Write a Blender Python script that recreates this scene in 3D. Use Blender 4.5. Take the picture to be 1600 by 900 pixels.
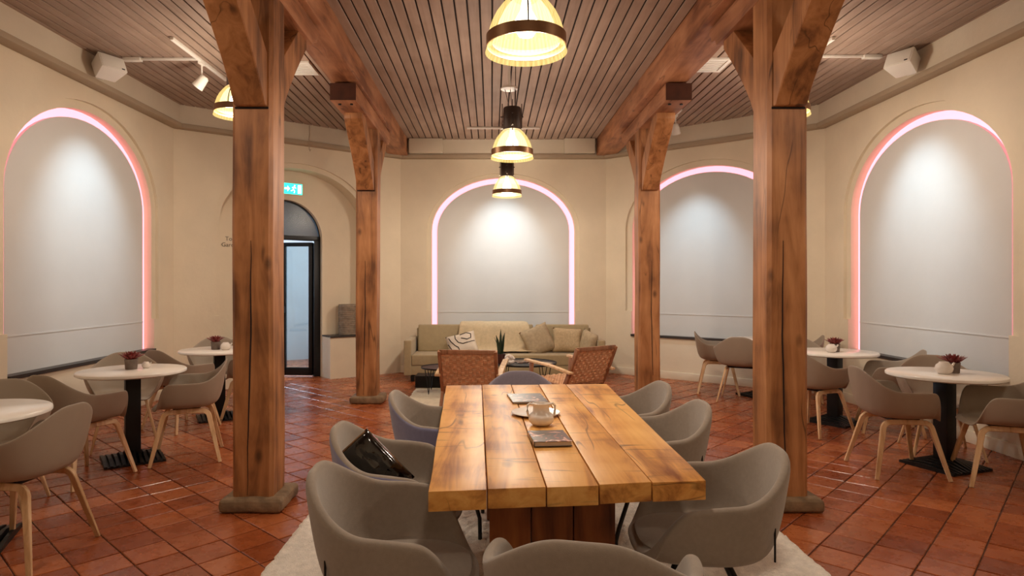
import bpy, bmesh, math, random
from mathutils import Vector, Matrix, noise
PI = math.pi
for o in list(bpy.data.objects): bpy.data.objects.remove(o)
scene = bpy.context.scene
C = scene.collection
rnd = random.Random(7)

# ------------------------------------------------------------------ camera, world, exposure
cd = bpy.data.cameras.new('camera'); cam = bpy.data.objects.new('camera', cd); C.objects.link(cam)
cam.location = (0, 0, 1.43); cam.rotation_euler = (PI/2, 0, 0)
cd.sensor_width = 36; cd.lens = 36*1000/1600; cd.shift_x = 32/1600; cd.shift_y = -7/1600; cd.clip_start = 0.02
scene.camera = cam
w = bpy.data.worlds.new('world'); scene.world = w; w.use_nodes = True
w.node_tree.nodes['Background'].inputs[0].default_value = (1.0, 0.85, 0.7, 1)
w.node_tree.nodes['Background'].inputs[1].default_value = 0.05
vs = scene.view_settings
vs.view_transform = 'Standard'; vs.look = 'None'; vs.gamma = 1; vs.use_curve_mapping = False
vs.exposure = 0.36
LAMP_W = 56.0        # each pendant lamp
SPOT_W = 92.0        # each track spot
LED_S = 1.4          # light strips round the niches
DAY_W = 110.0        # daylight in the passage behind the glass door

# ------------------------------------------------------------------ helpers
def lin(c):
    return tuple(((x/255)/12.92 if x/255 <= 0.04045 else ((x/255+0.055)/1.055)**2.4) for x in c)
def rgba(c): return (*lin(c), 1)

class MB:
    def __init__(s): s.v = []; s.f = []
    def add(s, v, f):
        b = len(s.v); s.v += [tuple(p) for p in v]; s.f += [tuple(i+b for i in q) for q in f]; return s
    def box(s, x0, x1, y0, y1, z0, z1, M=None):
        v = [Vector(p) for p in ((x0,y0,z0),(x1,y0,z0),(x1,y1,z0),(x0,y1,z0),(x0,y0,z1),(x1,y0,z1),(x1,y1,z1),(x0,y1,z1))]
        if M: v = [M @ p for p in v]
        return s.add(v, [(0,3,2,1),(4,5,6,7),(0,1,5,4),(1,2,6,5),(2,3,7,6),(3,0,4,7)])
    def prism(s, bot, top):
        n = len(bot)
        return s.add(list(bot)+list(top), [tuple(range(n-1,-1,-1)), tuple(range(n,2*n))]+[(i,(i+1)%n,n+(i+1)%n,n+i) for i in range(n)])
    def lathe(s, prof, n=24, c=(0,0,0), closed=False):
        v = []; f = []; m = len(prof)
        for i in range(n):
            a = 2*PI*i/n
            for r, z in prof: v.append((c[0]+r*math.cos(a), c[1]+r*math.sin(a), c[2]+z))
        for i in range(n):
            j = (i+1) % n
            for k in range(m-1): f.append((i*m+k, j*m+k, j*m+k+1, i*m+k+1))
            if closed: f.append((i*m+m-1, j*m+m-1, j*m, i*m))
        if not closed:
            if prof[0][0] > 1e-6: f.append(tuple(i*m for i in range(n-1,-1,-1)))
            if prof[-1][0] > 1e-6: f.append(tuple(i*m+m-1 for i in range(n)))
        return s.add(v, f)
    def shell(s, prof, n=24, c=(0,0,0)):
        v = []; f = []; m = len(prof)
        for i in range(n):
            a = 2*PI*i/n
            for r, z in prof: v.append((c[0]+r*math.cos(a), c[1]+r*math.sin(a), c[2]+z))
        for i in range(n):
            j = (i+1) % n
            for k in range(m-1): f.append((i*m+k, j*m+k, j*m+k+1, i*m+k+1))
        return s.add(v, f)
    def sweep(s, pts, sec, up=Vector((0,0,1)), scl=None):
        pts = [Vector(p) for p in pts]; n = len(pts); m = len(sec); v = []; f = []
        for i, p in enumerate(pts):
            t = (pts[min(i+1,n-1)]-pts[max(i-1,0)]).normalized()
            u = Vector(up) if not callable(up) else up(i)
            a = t.cross(u)
            if a.length < 1e-4: a = t.cross(Vector((0,1,0.01)))
            a.normalize(); b = a.cross(t).normalized(); k = scl[i] if scl else 1
            for x, y in sec: v.append(p + a*x*k + b*y*k)
        for i in range(n-1):
            for j in range(m): f.append((i*m+j, i*m+(j+1)%m, (i+1)*m+(j+1)%m, (i+1)*m+j))
        f.append(tuple(range(m-1,-1,-1))); f.append(tuple((n-1)*m+j for j in range(m)))
        return s.add(v, f)
    def tube(s, pts, r, m=8, scl=None):
        return s.sweep(pts, [(r*math.cos(2*PI*j/m), r*math.sin(2*PI*j/m)) for j in range(m)], Vector((0.03,0.05,1)), scl)
    def mesh(s, name, smooth=False, bevel=0, seg=2, angle=40):
        me = bpy.data.meshes.new(name); me.from_pydata(s.v, [], s.f); me.update()
        bm = bmesh.new(); bm.from_mesh(me)
        bmesh.ops.recalc_face_normals(bm, faces=bm.faces)
        if bevel:
            es = [e for e in bm.edges if len(e.link_faces) == 2 and e.calc_face_angle(0) > math.radians(30)]
            bmesh.ops.bevel(bm, geom=es, offset=bevel, segments=seg, affect='EDGES', profile=0.6, clamp_overlap=True)
        bm.to_mesh(me); bm.free()
        if smooth or bevel:
            for p in me.polygons: p.use_smooth = True
            try: me.set_sharp_from_angle(angle=math.radians(angle))
            except Exception: pass
        return me
def obj(name, me, mat, parent=None, loc=(0,0,0), rot=(0,0,0)):
    if isinstance(me, MB): me = me.mesh(name)
    o = bpy.data.objects.new(name, me); C.objects.link(o)
    o.location = loc; o.rotation_euler = rot
    if mat and not me.materials: me.materials.append(mat)
    if parent: o.parent = parent
    return o
def tag(o, label=None, cat=None, group=None, kind=None):
    if label: o['label'] = label
    if cat: o['category'] = cat
    if group: o['group'] = group
    if kind: o['kind'] = kind
    return o
def thing(name, loc, rz, label, cat, group=None):
    o = bpy.data.objects.new(name, None); C.objects.link(o)
    o.location = loc; o.rotation_euler = (0,0,rz); o.empty_display_size = 0.1
    return tag(o, label, cat, group)
def copy_tree(o, parent=None):
    c = o.copy(); C.objects.link(c); c.parent = parent
    for ch in o.children: copy_tree(ch, c)
    return c
def spawn(proto, loc, rz, label):
    c = copy_tree(proto); c.location = loc; c.rotation_euler = (0,0,rz); c['label'] = label; return c
def drop_tree(o):
    for ch in list(o.children): drop_tree(ch)
    bpy.data.objects.remove(o)
def bake(me, mods):
    """apply modifiers to a mesh and hand back the result"""
    o = bpy.data.objects.new('tmp', me); C.objects.link(o)
    for t, kw in mods:
        m = o.modifiers.new(t, t)
        for k, v in kw.items(): setattr(m, k, v)
    dg = bpy.context.evaluated_depsgraph_get(); dg.update()
    r = bpy.data.meshes.new_from_object(o.evaluated_get(dg))
    bpy.data.objects.remove(o)
    for p in r.polygons: p.use_smooth = True
    return r

# ------------------------------------------------------------------ materials
def newmat(name):
    m = bpy.data.materials.new(name); m.use_nodes = True
    nt = m.node_tree; b = nt.nodes['Principled BSDF']
    return m, nt, b
def N(nt, t, **kw):
    n = nt.nodes.new(t)
    for k, v in kw.items():
        if k.startswith('_'): setattr(n, k[1:], v)
        else: n.inputs[k.replace('__', ' ')].default_value = v
    return n
def plain(name, col, rough=0.6, metal=0.0, var=0.06, scale=12, bump=0.0, bscale=80, coat=0, spec=0.5, sheen=0):
    m, nt, b = newmat(name); L = nt.links.new
    tc = N(nt, 'ShaderNodeTexCoord'); n = N(nt, 'ShaderNodeTexNoise', Scale=scale, Detail=4)
    L(tc.outputs['Object'], n.inputs['Vector'])
    r = N(nt, 'ShaderNodeValToRGB'); c = lin(col)
    r.color_ramp.elements[0].position = 0.3; r.color_ramp.elements[1].position = 0.7
    r.color_ramp.elements[0].color = (*[x*(1-var) for x in c], 1); r.color_ramp.elements[1].color = (*[min(1, x*(1+var)) for x in c], 1)
    L(n.outputs[0], r.inputs[0]); L(r.outputs[0], b.inputs['Base Color'])
    b.inputs['Roughness'].default_value = rough; b.inputs['Metallic'].default_value = metal
    b.inputs['Specular IOR Level'].default_value = spec
    b.inputs['Coat Weight'].default_value = coat
    if sheen: b.inputs['Sheen Weight'].default_value = sheen; b.inputs['Sheen Roughness'].default_value = 0.5
    if bump:
        n2 = N(nt, 'ShaderNodeTexNoise', Scale=bscale, Detail=3); L(tc.outputs['Object'], n2.inputs['Vector'])
        bp = N(nt, 'ShaderNodeBump', Strength=bump, Distance=0.01); L(n2.outputs[0], bp.inputs['Height']); L(bp.outputs[0], b.inputs['Normal'])
    return m
def wood(name, dark, mid, light, axis='Z', grain=14, stretch=0.06, rough=0.55, crack=0.0, cross=None, knots=0.0, bump=0.25, objvar=0.12, coat=0.0, spec=0.4):
    m, nt, b = newmat(name); L = nt.links.new
    tc = N(nt, 'ShaderNodeTexCoord'); oi = N(nt, 'ShaderNodeObjectInfo')
    off = N(nt, 'ShaderNodeVectorMath', _operation='SCALE'); off.inputs[0].default_value = (13.1, 7.7, 23.3); L(oi.outputs['Random'], off.inputs['Scale'])
    ad = N(nt, 'ShaderNodeVectorMath', _operation='ADD'); L(tc.outputs['Object'], ad.inputs[0]); L(off.outputs[0], ad.inputs[1])
    mp = N(nt, 'ShaderNodeMapping'); s = [1, 1, 1]; s['XYZ'.index(axis)] = stretch; mp.inputs['Scale'].default_value = s
    L(ad.outputs[0], mp.inputs['Vector'])
    n = N(nt, 'ShaderNodeTexNoise', Scale=grain, Detail=7, Roughness=0.62, Distortion=0.6); L(mp.outputs[0], n.inputs['Vector'])
    big = N(nt, 'ShaderNodeTexNoise', Scale=2.2, Detail=3); L(ad.outputs[0], big.inputs['Vector'])
    mx = N(nt, 'ShaderNodeMath', _operation='MULTIPLY_ADD'); mx.inputs[1].default_value = 0.45; L(big.outputs[0], mx.inputs[0])
    sc = N(nt, 'ShaderNodeMath', _operation='MULTIPLY'); sc.inputs[1].default_value = 0.6; L(n.outputs[0], sc.inputs[0]); L(sc.outputs[0], mx.inputs[2])
    r = N(nt, 'ShaderNodeValToRGB'); e = r.color_ramp.elements
    e[0].position = 0.40; e[0].color = rgba(dark); e[1].position = 0.66; e[1].color = rgba(light)
    k = e.new(0.52); k.color = rgba(mid)
    L(mx.outputs[0], r.inputs[0]); col = r.outputs[0]
    if crack:
        def ridge(stretch_ax, sca, wid, lo, hi, seed):
            mpx = N(nt, 'ShaderNodeMapping'); sx_ = [1,1,1]; sx_['XYZ'.index(stretch_ax)] = 0.13; mpx.inputs['Scale'].default_value = sx_; mpx.inputs['Location'].default_value = (seed, seed*1.7, seed*0.6); L(ad.outputs[0], mpx.inputs['Vector'])
            rn = N(nt, 'ShaderNodeTexNoise', Scale=sca, Detail=2, Roughness=0.5); L(mpx.outputs[0], rn.inputs['Vector'])
            sb = N(nt, 'ShaderNodeMath', _operation='SUBTRACT'); sb.inputs[1].default_value = 0.5; L(rn.outputs[0], sb.inputs[0])
            ab = N(nt, 'ShaderNodeMath', _operation='ABSOLUTE'); L(sb.outputs[0], ab.inputs[0])
            cr = N(nt, 'ShaderNodeMapRange'); cr.inputs[1].default_value = 0.0; cr.inputs[2].default_value = wid; cr.inputs[3].default_value = 1; cr.inputs[4].default_value = 0; L(ab.outputs[0], cr.inputs[0])
            gate = N(nt, 'ShaderNodeTexNoise', Scale=3.4, Detail=2); gate.inputs['Scale'].default_value = 3.0+seed*0.3; L(ad.outputs[0], gate.inputs['Vector'])
            gr = N(nt, 'ShaderNodeMapRange'); gr.inputs[1].default_value = lo; gr.inputs[2].default_value = hi; L(gate.outputs[0], gr.inputs[0])
            gg = N(nt, 'ShaderNodeMath', _operation='MULTIPLY'); L(cr.outputs[0], gg.inputs[0]); L(gr.outputs[0], gg.inputs[1]); return gg
        g = ridge(axis, 5.0, 0.011, 0.47, 0.60, 1.3)
        if cross:
            h_ = ridge(cross, 8.0, 0.016, 0.45, 0.58, 4.1); g_ = N(nt, 'ShaderNodeMath', _operation='MAXIMUM'); L(g.outputs[0], g_.inputs[0]); L(h_.outputs[0], g_.inputs[1]); g = g_
        g2 = N(nt, 'ShaderNodeMath', _operation='MULTIPLY'); g2.inputs[1].default_value = crack; L(g.outputs[0], g2.inputs[0])
        mc = N(nt, 'ShaderNodeMix', _data_type='RGBA'); L(g2.outputs[0], mc.inputs['Factor']); L(col, mc.inputs[6]); mc.inputs[7].default_value = (*[x*0.25 for x in lin(dark)], 1)
        col = mc.outputs[2]
    if knots:
        mp3 = N(nt, 'ShaderNodeMapping'); s3 = [1,1,1]; s3['XYZ'.index(axis)] = 0.55; mp3.inputs['Scale'].default_value = s3; L(ad.outputs[0], mp3.inputs['Vector'])
        v = N(nt, 'ShaderNodeTexVoronoi', Scale=3.4); L(mp3.outputs[0], v.inputs['Vector'])
        cr = N(nt, 'ShaderNodeMapRange'); cr.inputs[1].default_value = 0.03; cr.inputs[2].default_value = 0.11; cr.inputs[3].default_value = knots; cr.inputs[4].default_value = 0; L(v.outputs[0], cr.inputs[0])
        mc = N(nt, 'ShaderNodeMix', _data_type='RGBA'); L(cr.outputs[0], mc.inputs['Factor']); L(col, mc.inputs[6]); mc.inputs[7].default_value = (*[x*0.4 for x in lin(dark)], 1)
        col = mc.outputs[2]
    hs = N(nt, 'ShaderNodeHueSaturation'); vr = N(nt, 'ShaderNodeMapRange'); vr.inputs[3].default_value = 1-objvar; vr.inputs[4].default_value = 1+objvar
    L(oi.outputs['Random'], vr.inputs[0]); L(vr.outputs[0], hs.inputs['Value']); L(col, hs.inputs['Color'])
    L(hs.outputs[0], b.inputs['Base Color'])
    b.inputs['Roughness'].default_value = rough; b.inputs['Coat Weight'].default_value = coat; b.inputs['Coat Roughness'].default_value = 0.25
    b.inputs['Specular IOR Level'].default_value = spec
    bp = N(nt, 'ShaderNodeBump', Strength=bump, Distance=0.004); L(n.outputs[0], bp.inputs['Height']); L(bp.outputs[0], b.inputs['Normal'])
    return m
def emit(name, col, s):
    m, nt, b = newmat(name)
    b.inputs['Base Color'].default_value = (*col, 1); b.inputs['Emission Color'].default_value = (*col, 1); b.inputs['Emission Strength'].default_value = s
    return m
def plaster(name, col, var=0.05, bump=0.25):
    m, nt, b = newmat(name); L = nt.links.new
    g = N(nt, 'ShaderNodeNewGeometry')
    n = N(nt, 'ShaderNodeTexNoise', Scale=1.6, Detail=5, Roughness=0.6); L(g.outputs['Position'], n.inputs['Vector'])
    r = N(nt, 'ShaderNodeValToRGB'); c = lin(col); r.color_ramp.elements[0].position = 0.3; r.color_ramp.elements[1].position = 0.7
    r.color_ramp.elements[0].color = (*[x*(1-var) for x in c], 1); r.color_ramp.elements[1].color = (*[min(1, x*(1+var)) for x in c], 1)
    L(n.outputs[0], r.inputs[0]); L(r.outputs[0], b.inputs['Base Color']); b.inputs['Roughness'].default_value = 0.85; b.inputs['Specular IOR Level'].default_value = 0.2
    n2 = N(nt, 'ShaderNodeTexNoise', Scale=7, Detail=6, Roughness=0.55); L(g.outputs['Position'], n2.inputs['Vector'])
    bp = N(nt, 'ShaderNodeBump', Strength=bump, Distance=0.02); L(n2.outputs[0], bp.inputs['Height']); L(bp.outputs[0], b.inputs['Normal'])
    return m
TILE = 0.222; TROT = math.radians(46.5)
def tile_mat():
    m, nt, b = newmat('terracotta'); L = nt.links.new
    g = N(nt, 'ShaderNodeNewGeometry')
    mp = N(nt, 'ShaderNodeVectorRotate', _rotation_type='Z_AXIS'); mp.inputs['Angle'].default_value = -TROT; L(g.outputs['Position'], mp.inputs['Vector'])
    sc = N(nt, 'ShaderNodeVectorMath', _operation='SCALE'); sc.inputs['Scale'].default_value = 1/TILE; L(mp.outputs[0], sc.inputs[0])
    fl = N(nt, 'ShaderNodeVectorMath', _operation='FLOOR'); L(sc.outputs[0], fl.inputs[0])
    wn = N(nt, 'ShaderNodeTexWhiteNoise', _noise_dimensions='2D'); L(fl.outputs[0], wn.inputs['Vector'])
    n = N(nt, 'ShaderNodeTexNoise', Scale=9, Detail=5, Roughness=0.6); L(g.outputs['Position'], n.inputs['Vector'])
    a = N(nt, 'ShaderNodeMath', _operation='MULTIPLY_ADD'); a.inputs[1].default_value = 0.5; L(wn.outputs[0], a.inputs[0])
    h = N(nt, 'ShaderNodeMath', _operation='MULTIPLY'); h.inputs[1].default_value = 0.55; L(n.outputs[0], h.inputs[0]); L(h.outputs[0], a.inputs[2])
    r = N(nt, 'ShaderNodeValToRGB'); e = r.color_ramp.elements
    e[0].position = 0.15; e[0].color = rgba((122, 56, 27)); e[1].position = 0.9; e[1].color = rgba((184, 106, 62)); k = e.new(0.5); k.color = rgba((152, 76, 38))
    L(a.outputs[0], r.inputs[0]); L(r.outputs[0], b.inputs['Base Color'])
    rr = N(nt, 'ShaderNodeMapRange'); rr.inputs[3].default_value = 0.16; rr.inputs[4].default_value = 0.40; L(n.outputs[0], rr.inputs[0]); L(rr.outputs[0], b.inputs['Roughness'])
    n2 = N(nt, 'ShaderNodeTexNoise', Scale=14, Detail=3); L(g.outputs['Position'], n2.inputs['Vector'])
    bp = N(nt, 'ShaderNodeBump', Strength=0.12, Distance=0.012); L(n2.outputs[0], bp.inputs['Height']); L(bp.outputs[0], b.inputs['Normal'])
    b.inputs['Specular IOR Level'].default_value = 0.5
    return m
def glass(name, tint, alpha, rough=0.05):
    m, nt, b = newmat(name); L = nt.links.new
    t = N(nt, 'ShaderNodeBsdfTransparent'); t.inputs[0].default_value = (*tint, 1)
    gl = N(nt, 'ShaderNodeBsdfGlossy', Roughness=rough); fr = N(nt, 'ShaderNodeFresnel', IOR=1.5)
    add = N(nt, 'ShaderNodeMath', _operation='ADD'); add.inputs[1].default_value = alpha; L(fr.outputs[0], add.inputs[0])
    mx = N(nt, 'ShaderNodeMixShader'); L(add.outputs[0], mx.inputs[0]); L(t.outputs[0], mx.inputs[1]); L(gl.outputs[0], mx.inputs[2])
    L(mx.outputs[0], nt.nodes['Material Output'].inputs[0]); return m
def lit_glass(name, col, s, alpha, ribs=0.35):
    """prismatic glass of a burning pendant: part see-through, part glowing, with fine vertical ribs"""
    m, nt, b = newmat(name); L = nt.links.new
    t = N(nt, 'ShaderNodeBsdfTransparent'); e = N(nt, 'ShaderNodeEmission'); e.inputs[1].default_value = s
    tc = N(nt, 'ShaderNodeTexCoord'); sp = N(nt, 'ShaderNodeSeparateXYZ'); L(tc.outputs['Object'], sp.inputs[0])
    at = N(nt, 'ShaderNodeMath', _operation='ARCTAN2'); L(sp.outputs[1], at.inputs[0]); L(sp.outputs[0], at.inputs[1])
    ml = N(nt, 'ShaderNodeMath', _operation='MULTIPLY'); ml.inputs[1].default_value = 44; L(at.outputs[0], ml.inputs[0])
    si = N(nt, 'ShaderNodeMath', _operation='SINE'); L(ml.outputs[0], si.inputs[0])
    mr = N(nt, 'ShaderNodeMapRange'); mr.inputs[1].default_value = -1; mr.inputs[3].default_value = 1-ribs; L(si.outputs[0], mr.inputs[0])
    mc = N(nt, 'ShaderNodeMix', _data_type='RGBA'); mc.inputs[6].default_value = (col[0]*0.75, col[1]*0.55, col[2]*0.3, 1); mc.inputs[7].default_value = (*col, 1); L(mr.outputs[0], mc.inputs['Factor'])
    L(mc.outputs[2], e.inputs[0])
    mx = N(nt, 'ShaderNodeMixShader'); mx.inputs[0].default_value = alpha; L(t.outputs[0], mx.inputs[1]); L(e.outputs[0], mx.inputs[2])
    L(mx.outputs[0], nt.nodes['Material Output'].inputs[0]); return m

M = {}
M['wall'] = plaster('cream_plaster', (226, 212, 188))
M['fascia'] = plaster('fascia_plaster', (216, 204, 184))
M['trim'] = plaster('grey_brown_trim', (174, 156, 134))
M['panel'] = plain('white_panel', (208, 207, 204), 0.7, var=0.02, scale=3, bump=0.05, bscale=30)
M['sill'] = plain('dark_sill', (52, 46, 43), 0.4)
M['led'] = emit('pink_light_strip', (1.0, 0.34, 0.43), LED_S)
M['tile'] = tile_mat()
M['grout'] = plain('dark_grout', (92, 56, 40), 0.9)
M['plank'] = wood('ceiling_plank_wood', (150, 126, 110), (164, 140, 124), (174, 150, 134), 'Y', grain=16, rough=0.6, bump=0.1, objvar=0.09)
M['gap'] = plain('dark_gap', (34, 20, 16), 0.9)
M['timber'] = wood('old_timber', (104, 64, 36), (160, 106, 64), (190, 134, 88), 'Z', grain=9, stretch=0.12, rough=0.5, crack=0.8, knots=0.75, bump=0.4, objvar=0.06)
M['timber_y'] = wood('old_timber_beam', (118, 70, 44), (166, 110, 74), (196, 140, 102), 'Y', grain=9, stretch=0.12, rough=0.5, crack=0.6, knots=0.6, bump=0.4, objvar=0.05)
M['endgrain'] = plain('timber_end', (78, 38, 20), 0.7, var=0.25, scale=9)
M['stone'] = plain('pillar_stone', (128, 104, 78), 0.85, var=0.35, scale=14, bump=0.8, bscale=18)
M['tabletop'] = wood('honey_board', (134, 76, 30), (210, 148, 74), (234, 182, 106), 'Y', grain=9, stretch=0.10, rough=0.42, crack=0.75, cross='X', knots=0.9, bump=0.35, objvar=0.09, spec=0.4)
M['tablebase'] = wood('pedestal_wood', (86, 40, 16), (142, 78, 34), (180, 110, 54), 'Z', grain=8, stretch=0.10, rough=0.5, crack=0.5, knots=0.6)
M['felt'] = plain('grey_felt', (150, 137, 124), 0.95, var=0.05, scale=60, bump=0.15, bscale=400, spec=0.15, sheen=0.35)
M['felt_blue'] = plain('blue_grey_felt', (138, 138, 168), 0.95, var=0.05, scale=60, bump=0.15, bscale=400, spec=0.15, sheen=0.35)
M['felt_lilac'] = plain('lilac_grey_felt', (134, 126, 138), 0.95, var=0.05, scale=60, bump=0.15, bscale=400, spec=0.15, sheen=0.35)
M['shell'] = plain('grey_shell', (156, 141, 124), 0.5, var=0.02, spec=0.4)
M['oak'] = wood('pale_oak', (190, 148, 104), (218, 180, 136), (234, 202, 162), 'Z', grain=20, rough=0.45, bump=0.08)
M['black'] = plain('black_metal', (20, 18, 18), 0.45, metal=0.3)
M['white'] = plain('white_enamel', (238, 234, 226), 0.35, var=0.01)
M['white_top'] = plain('white_laminate', (240, 232, 222), 0.22, var=0.01)
M['bronze'] = plain('bronze_band', (150, 116, 86), 0.38, metal=0.75)
M['housing'] = plain('lamp_housing', (58, 44, 38), 0.5, metal=0.3)
M['lamp_glass'] = lit_glass('lamp_glass', (1.0, 0.76, 0.26), 1.7, 0.28, 0.6)
M['lamp_inner'] = lit_glass('lamp_reflector', (1.0, 0.82, 0.42), 3.0, 0.28, 0.5)
M['bulb'] = emit('bulb', (1.0, 0.86, 0.62), 14)
M['spot_face'] = emit('spot_lens', (1.0, 0.95, 0.85), 8)
M['rug'] = plain('cream_rug', (240, 230, 218), 0.95, var=0.10, scale=30, bump=0.8, bscale=160, spec=0.1)
M['rug2'] = plain('beige_rug', (212, 196, 170), 0.95, var=0.08, scale=26, bump=0.6, bscale=140, spec=0.1)
M['sofa'] = plain('olive_velvet', (168, 150, 116), 0.85, var=0.05, scale=20, bump=0.1, bscale=200, sheen=0.3)
M['throw'] = plain('beige_throw', (204, 184, 150), 0.95, var=0.08, scale=24, bump=0.4, bscale=120)
M['pillow'] = plain('linen_pillow', (176, 158, 130), 0.95, var=0.12, scale=26, bump=0.3, bscale=160)
M['pillow2'] = plain('woven_pillow', (190, 168, 134), 0.95, var=0.14, scale=40, bump=0.4, bscale=90)
M['pillow_w'] = plain('white_pillow', (226, 214, 198), 0.95, var=0.04)
M['rattan'] = plain('brown_weave', (214, 168, 128), 0.6, var=0.22, scale=30)
M['walnut'] = wood('walnut_frame', (124, 84, 58), (162, 114, 82), (184, 136, 102), 'Z', grain=16, rough=0.45, bump=0.1)
M['patent'] = plain('patent_leather', (10, 9, 10), 0.12, var=0.1, coat=1.0, bump=0.35, bscale=9)
M['pot'] = plain('grey_pot', (112, 98, 88), 0.7, var=0.2, scale=30)
M['succ'] = plain('red_succulent', (122, 44, 42), 0.5, var=0.4, scale=40)
M['ceramic'] = plain('white_ceramic', (232, 222, 212), 0.25, var=0.02, coat=0.4)
M['leaf'] = plain('dark_leaf', (40, 58, 40), 0.4, var=0.3, scale=30)
M['darkpot'] = plain('dark_red_pot', (70, 34, 28), 0.4)
M['basket'] = plain('grey_basket', (140, 124, 106), 0.8, var=0.25, scale=20)
M['paper'] = plain('page_edges', (196, 178, 160), 0.8)
M['doorblack'] = plain('door_black', (18, 19, 22), 0.35, metal=0.2)
M['pane'] = glass('door_pane', (0.80, 0.88, 0.90), 0.08)
M['pane_dark'] = glass('transom_pane', (0.20, 0.22, 0.24), 0.02, 0.2)
M['passage'] = plain('passage_white', (206, 210, 214), 0.7, var=0.05, scale=3)
M['text'] = plain('grey_lettering', (112, 98, 84), 0.7)
M['exit_g'] = emit('exit_green', (0.02, 0.62, 0.42), 2.2)
M['exit_w'] = emit('exit_white', (0.85, 1.0, 0.95), 2.6)
def cover_mat(name, base, cols, scale):
    m, nt, b = newmat(name); L = nt.links.new
    tc = N(nt, 'ShaderNodeTexCoord'); v = N(nt, 'ShaderNodeTexNoise', Scale=scale, Detail=2, Distortion=1.5); L(tc.outputs['Object'], v.inputs['Vector'])
    r = N(nt, 'ShaderNodeValToRGB'); e = r.color_ramp.elements
    e[0].position = 0.0; e[0].color = rgba(base); e[1].position = 0.53; e[1].color = rgba(base)
    for i, c in enumerate(cols): k = e.new(0.57+0.05*i); k.color = rgba(c)
    L(v.outputs[0], r.inputs[0]); L(r.outputs[0], b.inputs['Base Color']); b.inputs['Roughness'].default_value = 0.3; return m
M['cover'] = cover_mat('magazine_cover', (70, 58, 52), [(150, 84, 62), (206, 160, 140), (230, 220, 205)], 14)

# ------------------------------------------------------------------ room shell
H = 3.72                      # ceiling
ROOM = [(-4.1, -1.6), (-4.1, 8.25), (-1.461, 10.29), (1.839, 10.29), (4.3, 8.25), (4.3, -1.6)]
SIDES = ['left', 'back_left', 'back', 'back_right', 'right', 'front']
def offset_poly(d):
    n = len(ROOM); res = []
    for i in range(n):
        a, b, c = Vector(ROOM[i-1]), Vector(ROOM[i]), Vector(ROOM[(i+1) % n])
        d1 = (b-a).normalized(); d2 = (c-b).normalized()
        n1 = Vector((d1.y, -d1.x)); n2 = Vector((d2.y, -d2.x))      # inward for this winding
        k = (n1+n2).normalized(); res.append(b + k*d/(k.dot(n1)))
    return res
def band(name, i, z0, z1, d, mat, bevel=0.0, kind='structure'):
    P, Q = ROOM, offset_poly(d); j = (i+1) % 6
    ring = [P[i], P[j], Q[j], Q[i]]
    m = MB().prism([(p[0], p[1], z0) for p in ring], [(p[0], p[1], z1) for p in ring])
    o = obj(name, m.mesh(name, bevel=bevel), mat); o['kind'] = kind; return o

class Wall:
    def __init__(s, i):
        s.p = Vector((*ROOM[i], 0)); q = Vector((*ROOM[(i+1) % 6], 0)); s.L = (q-s.p).length
        s.d = (q-s.p)/s.L; s.n = Vector((s.d.y, -s.d.x, 0))
    def pt(s, u, z, dep=0): return s.p + s.d*u + Vector((0,0,z)) - s.n*dep
def arch(c, hw, z0, spring, apex, n=28):
    pts = [(c-hw, z0)]
    for i in range(n+1):
        a = PI - PI*i/n; pts.append((c+hw*math.cos(a), spring+(apex-spring)*math.sin(a)))
    pts.append((c+hw, z0)); return pts
def fill(bm, W, loops, dep):
    es = []
    for lp in loops:
        vs_ = [bm.verts.new(W.pt(u, z, dep)) for u, z in lp]
        es += [bm.edges.new((vs_[k], vs_[(k+1) % len(vs_)])) for k in range(len(vs_))]
    bmesh.ops.triangle_fill(bm, use_beauty=True, edges=es)
def strip(bm, A, B, closed=False):
    n = len(A); a = [bm.verts.new(p) for p in A]; b = [bm.verts.new(p) for p in B]
    for k in range(n if closed else n-1): bm.faces.new((a[k], a[(k+1) % n], b[(k+1) % n], b[k]))
def finish(bm, name, mat, sm=False):
    me = bpy.data.meshes.new(name); bmesh.ops.remove_doubles(bm, verts=bm.verts, dist=0.0004); bmesh.ops.recalc_face_normals(bm, faces=bm.faces)
    bm.to_mesh(me); bm.free(); o = obj(name, me, mat); o['kind'] = 'structure'; return o
SILL = 0.63; STEP = 1.0; D1 = 0.035; D2 = 0.125
def plain_wall(i):
    W = Wall(i); bm = bmesh.new(); fill(bm, W, [[(0,0),(W.L,0),(W.L,H+0.05),(0,H+0.05)]], 0); return finish(bm, 'wall_'+SIDES[i], M['wall'])
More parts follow.
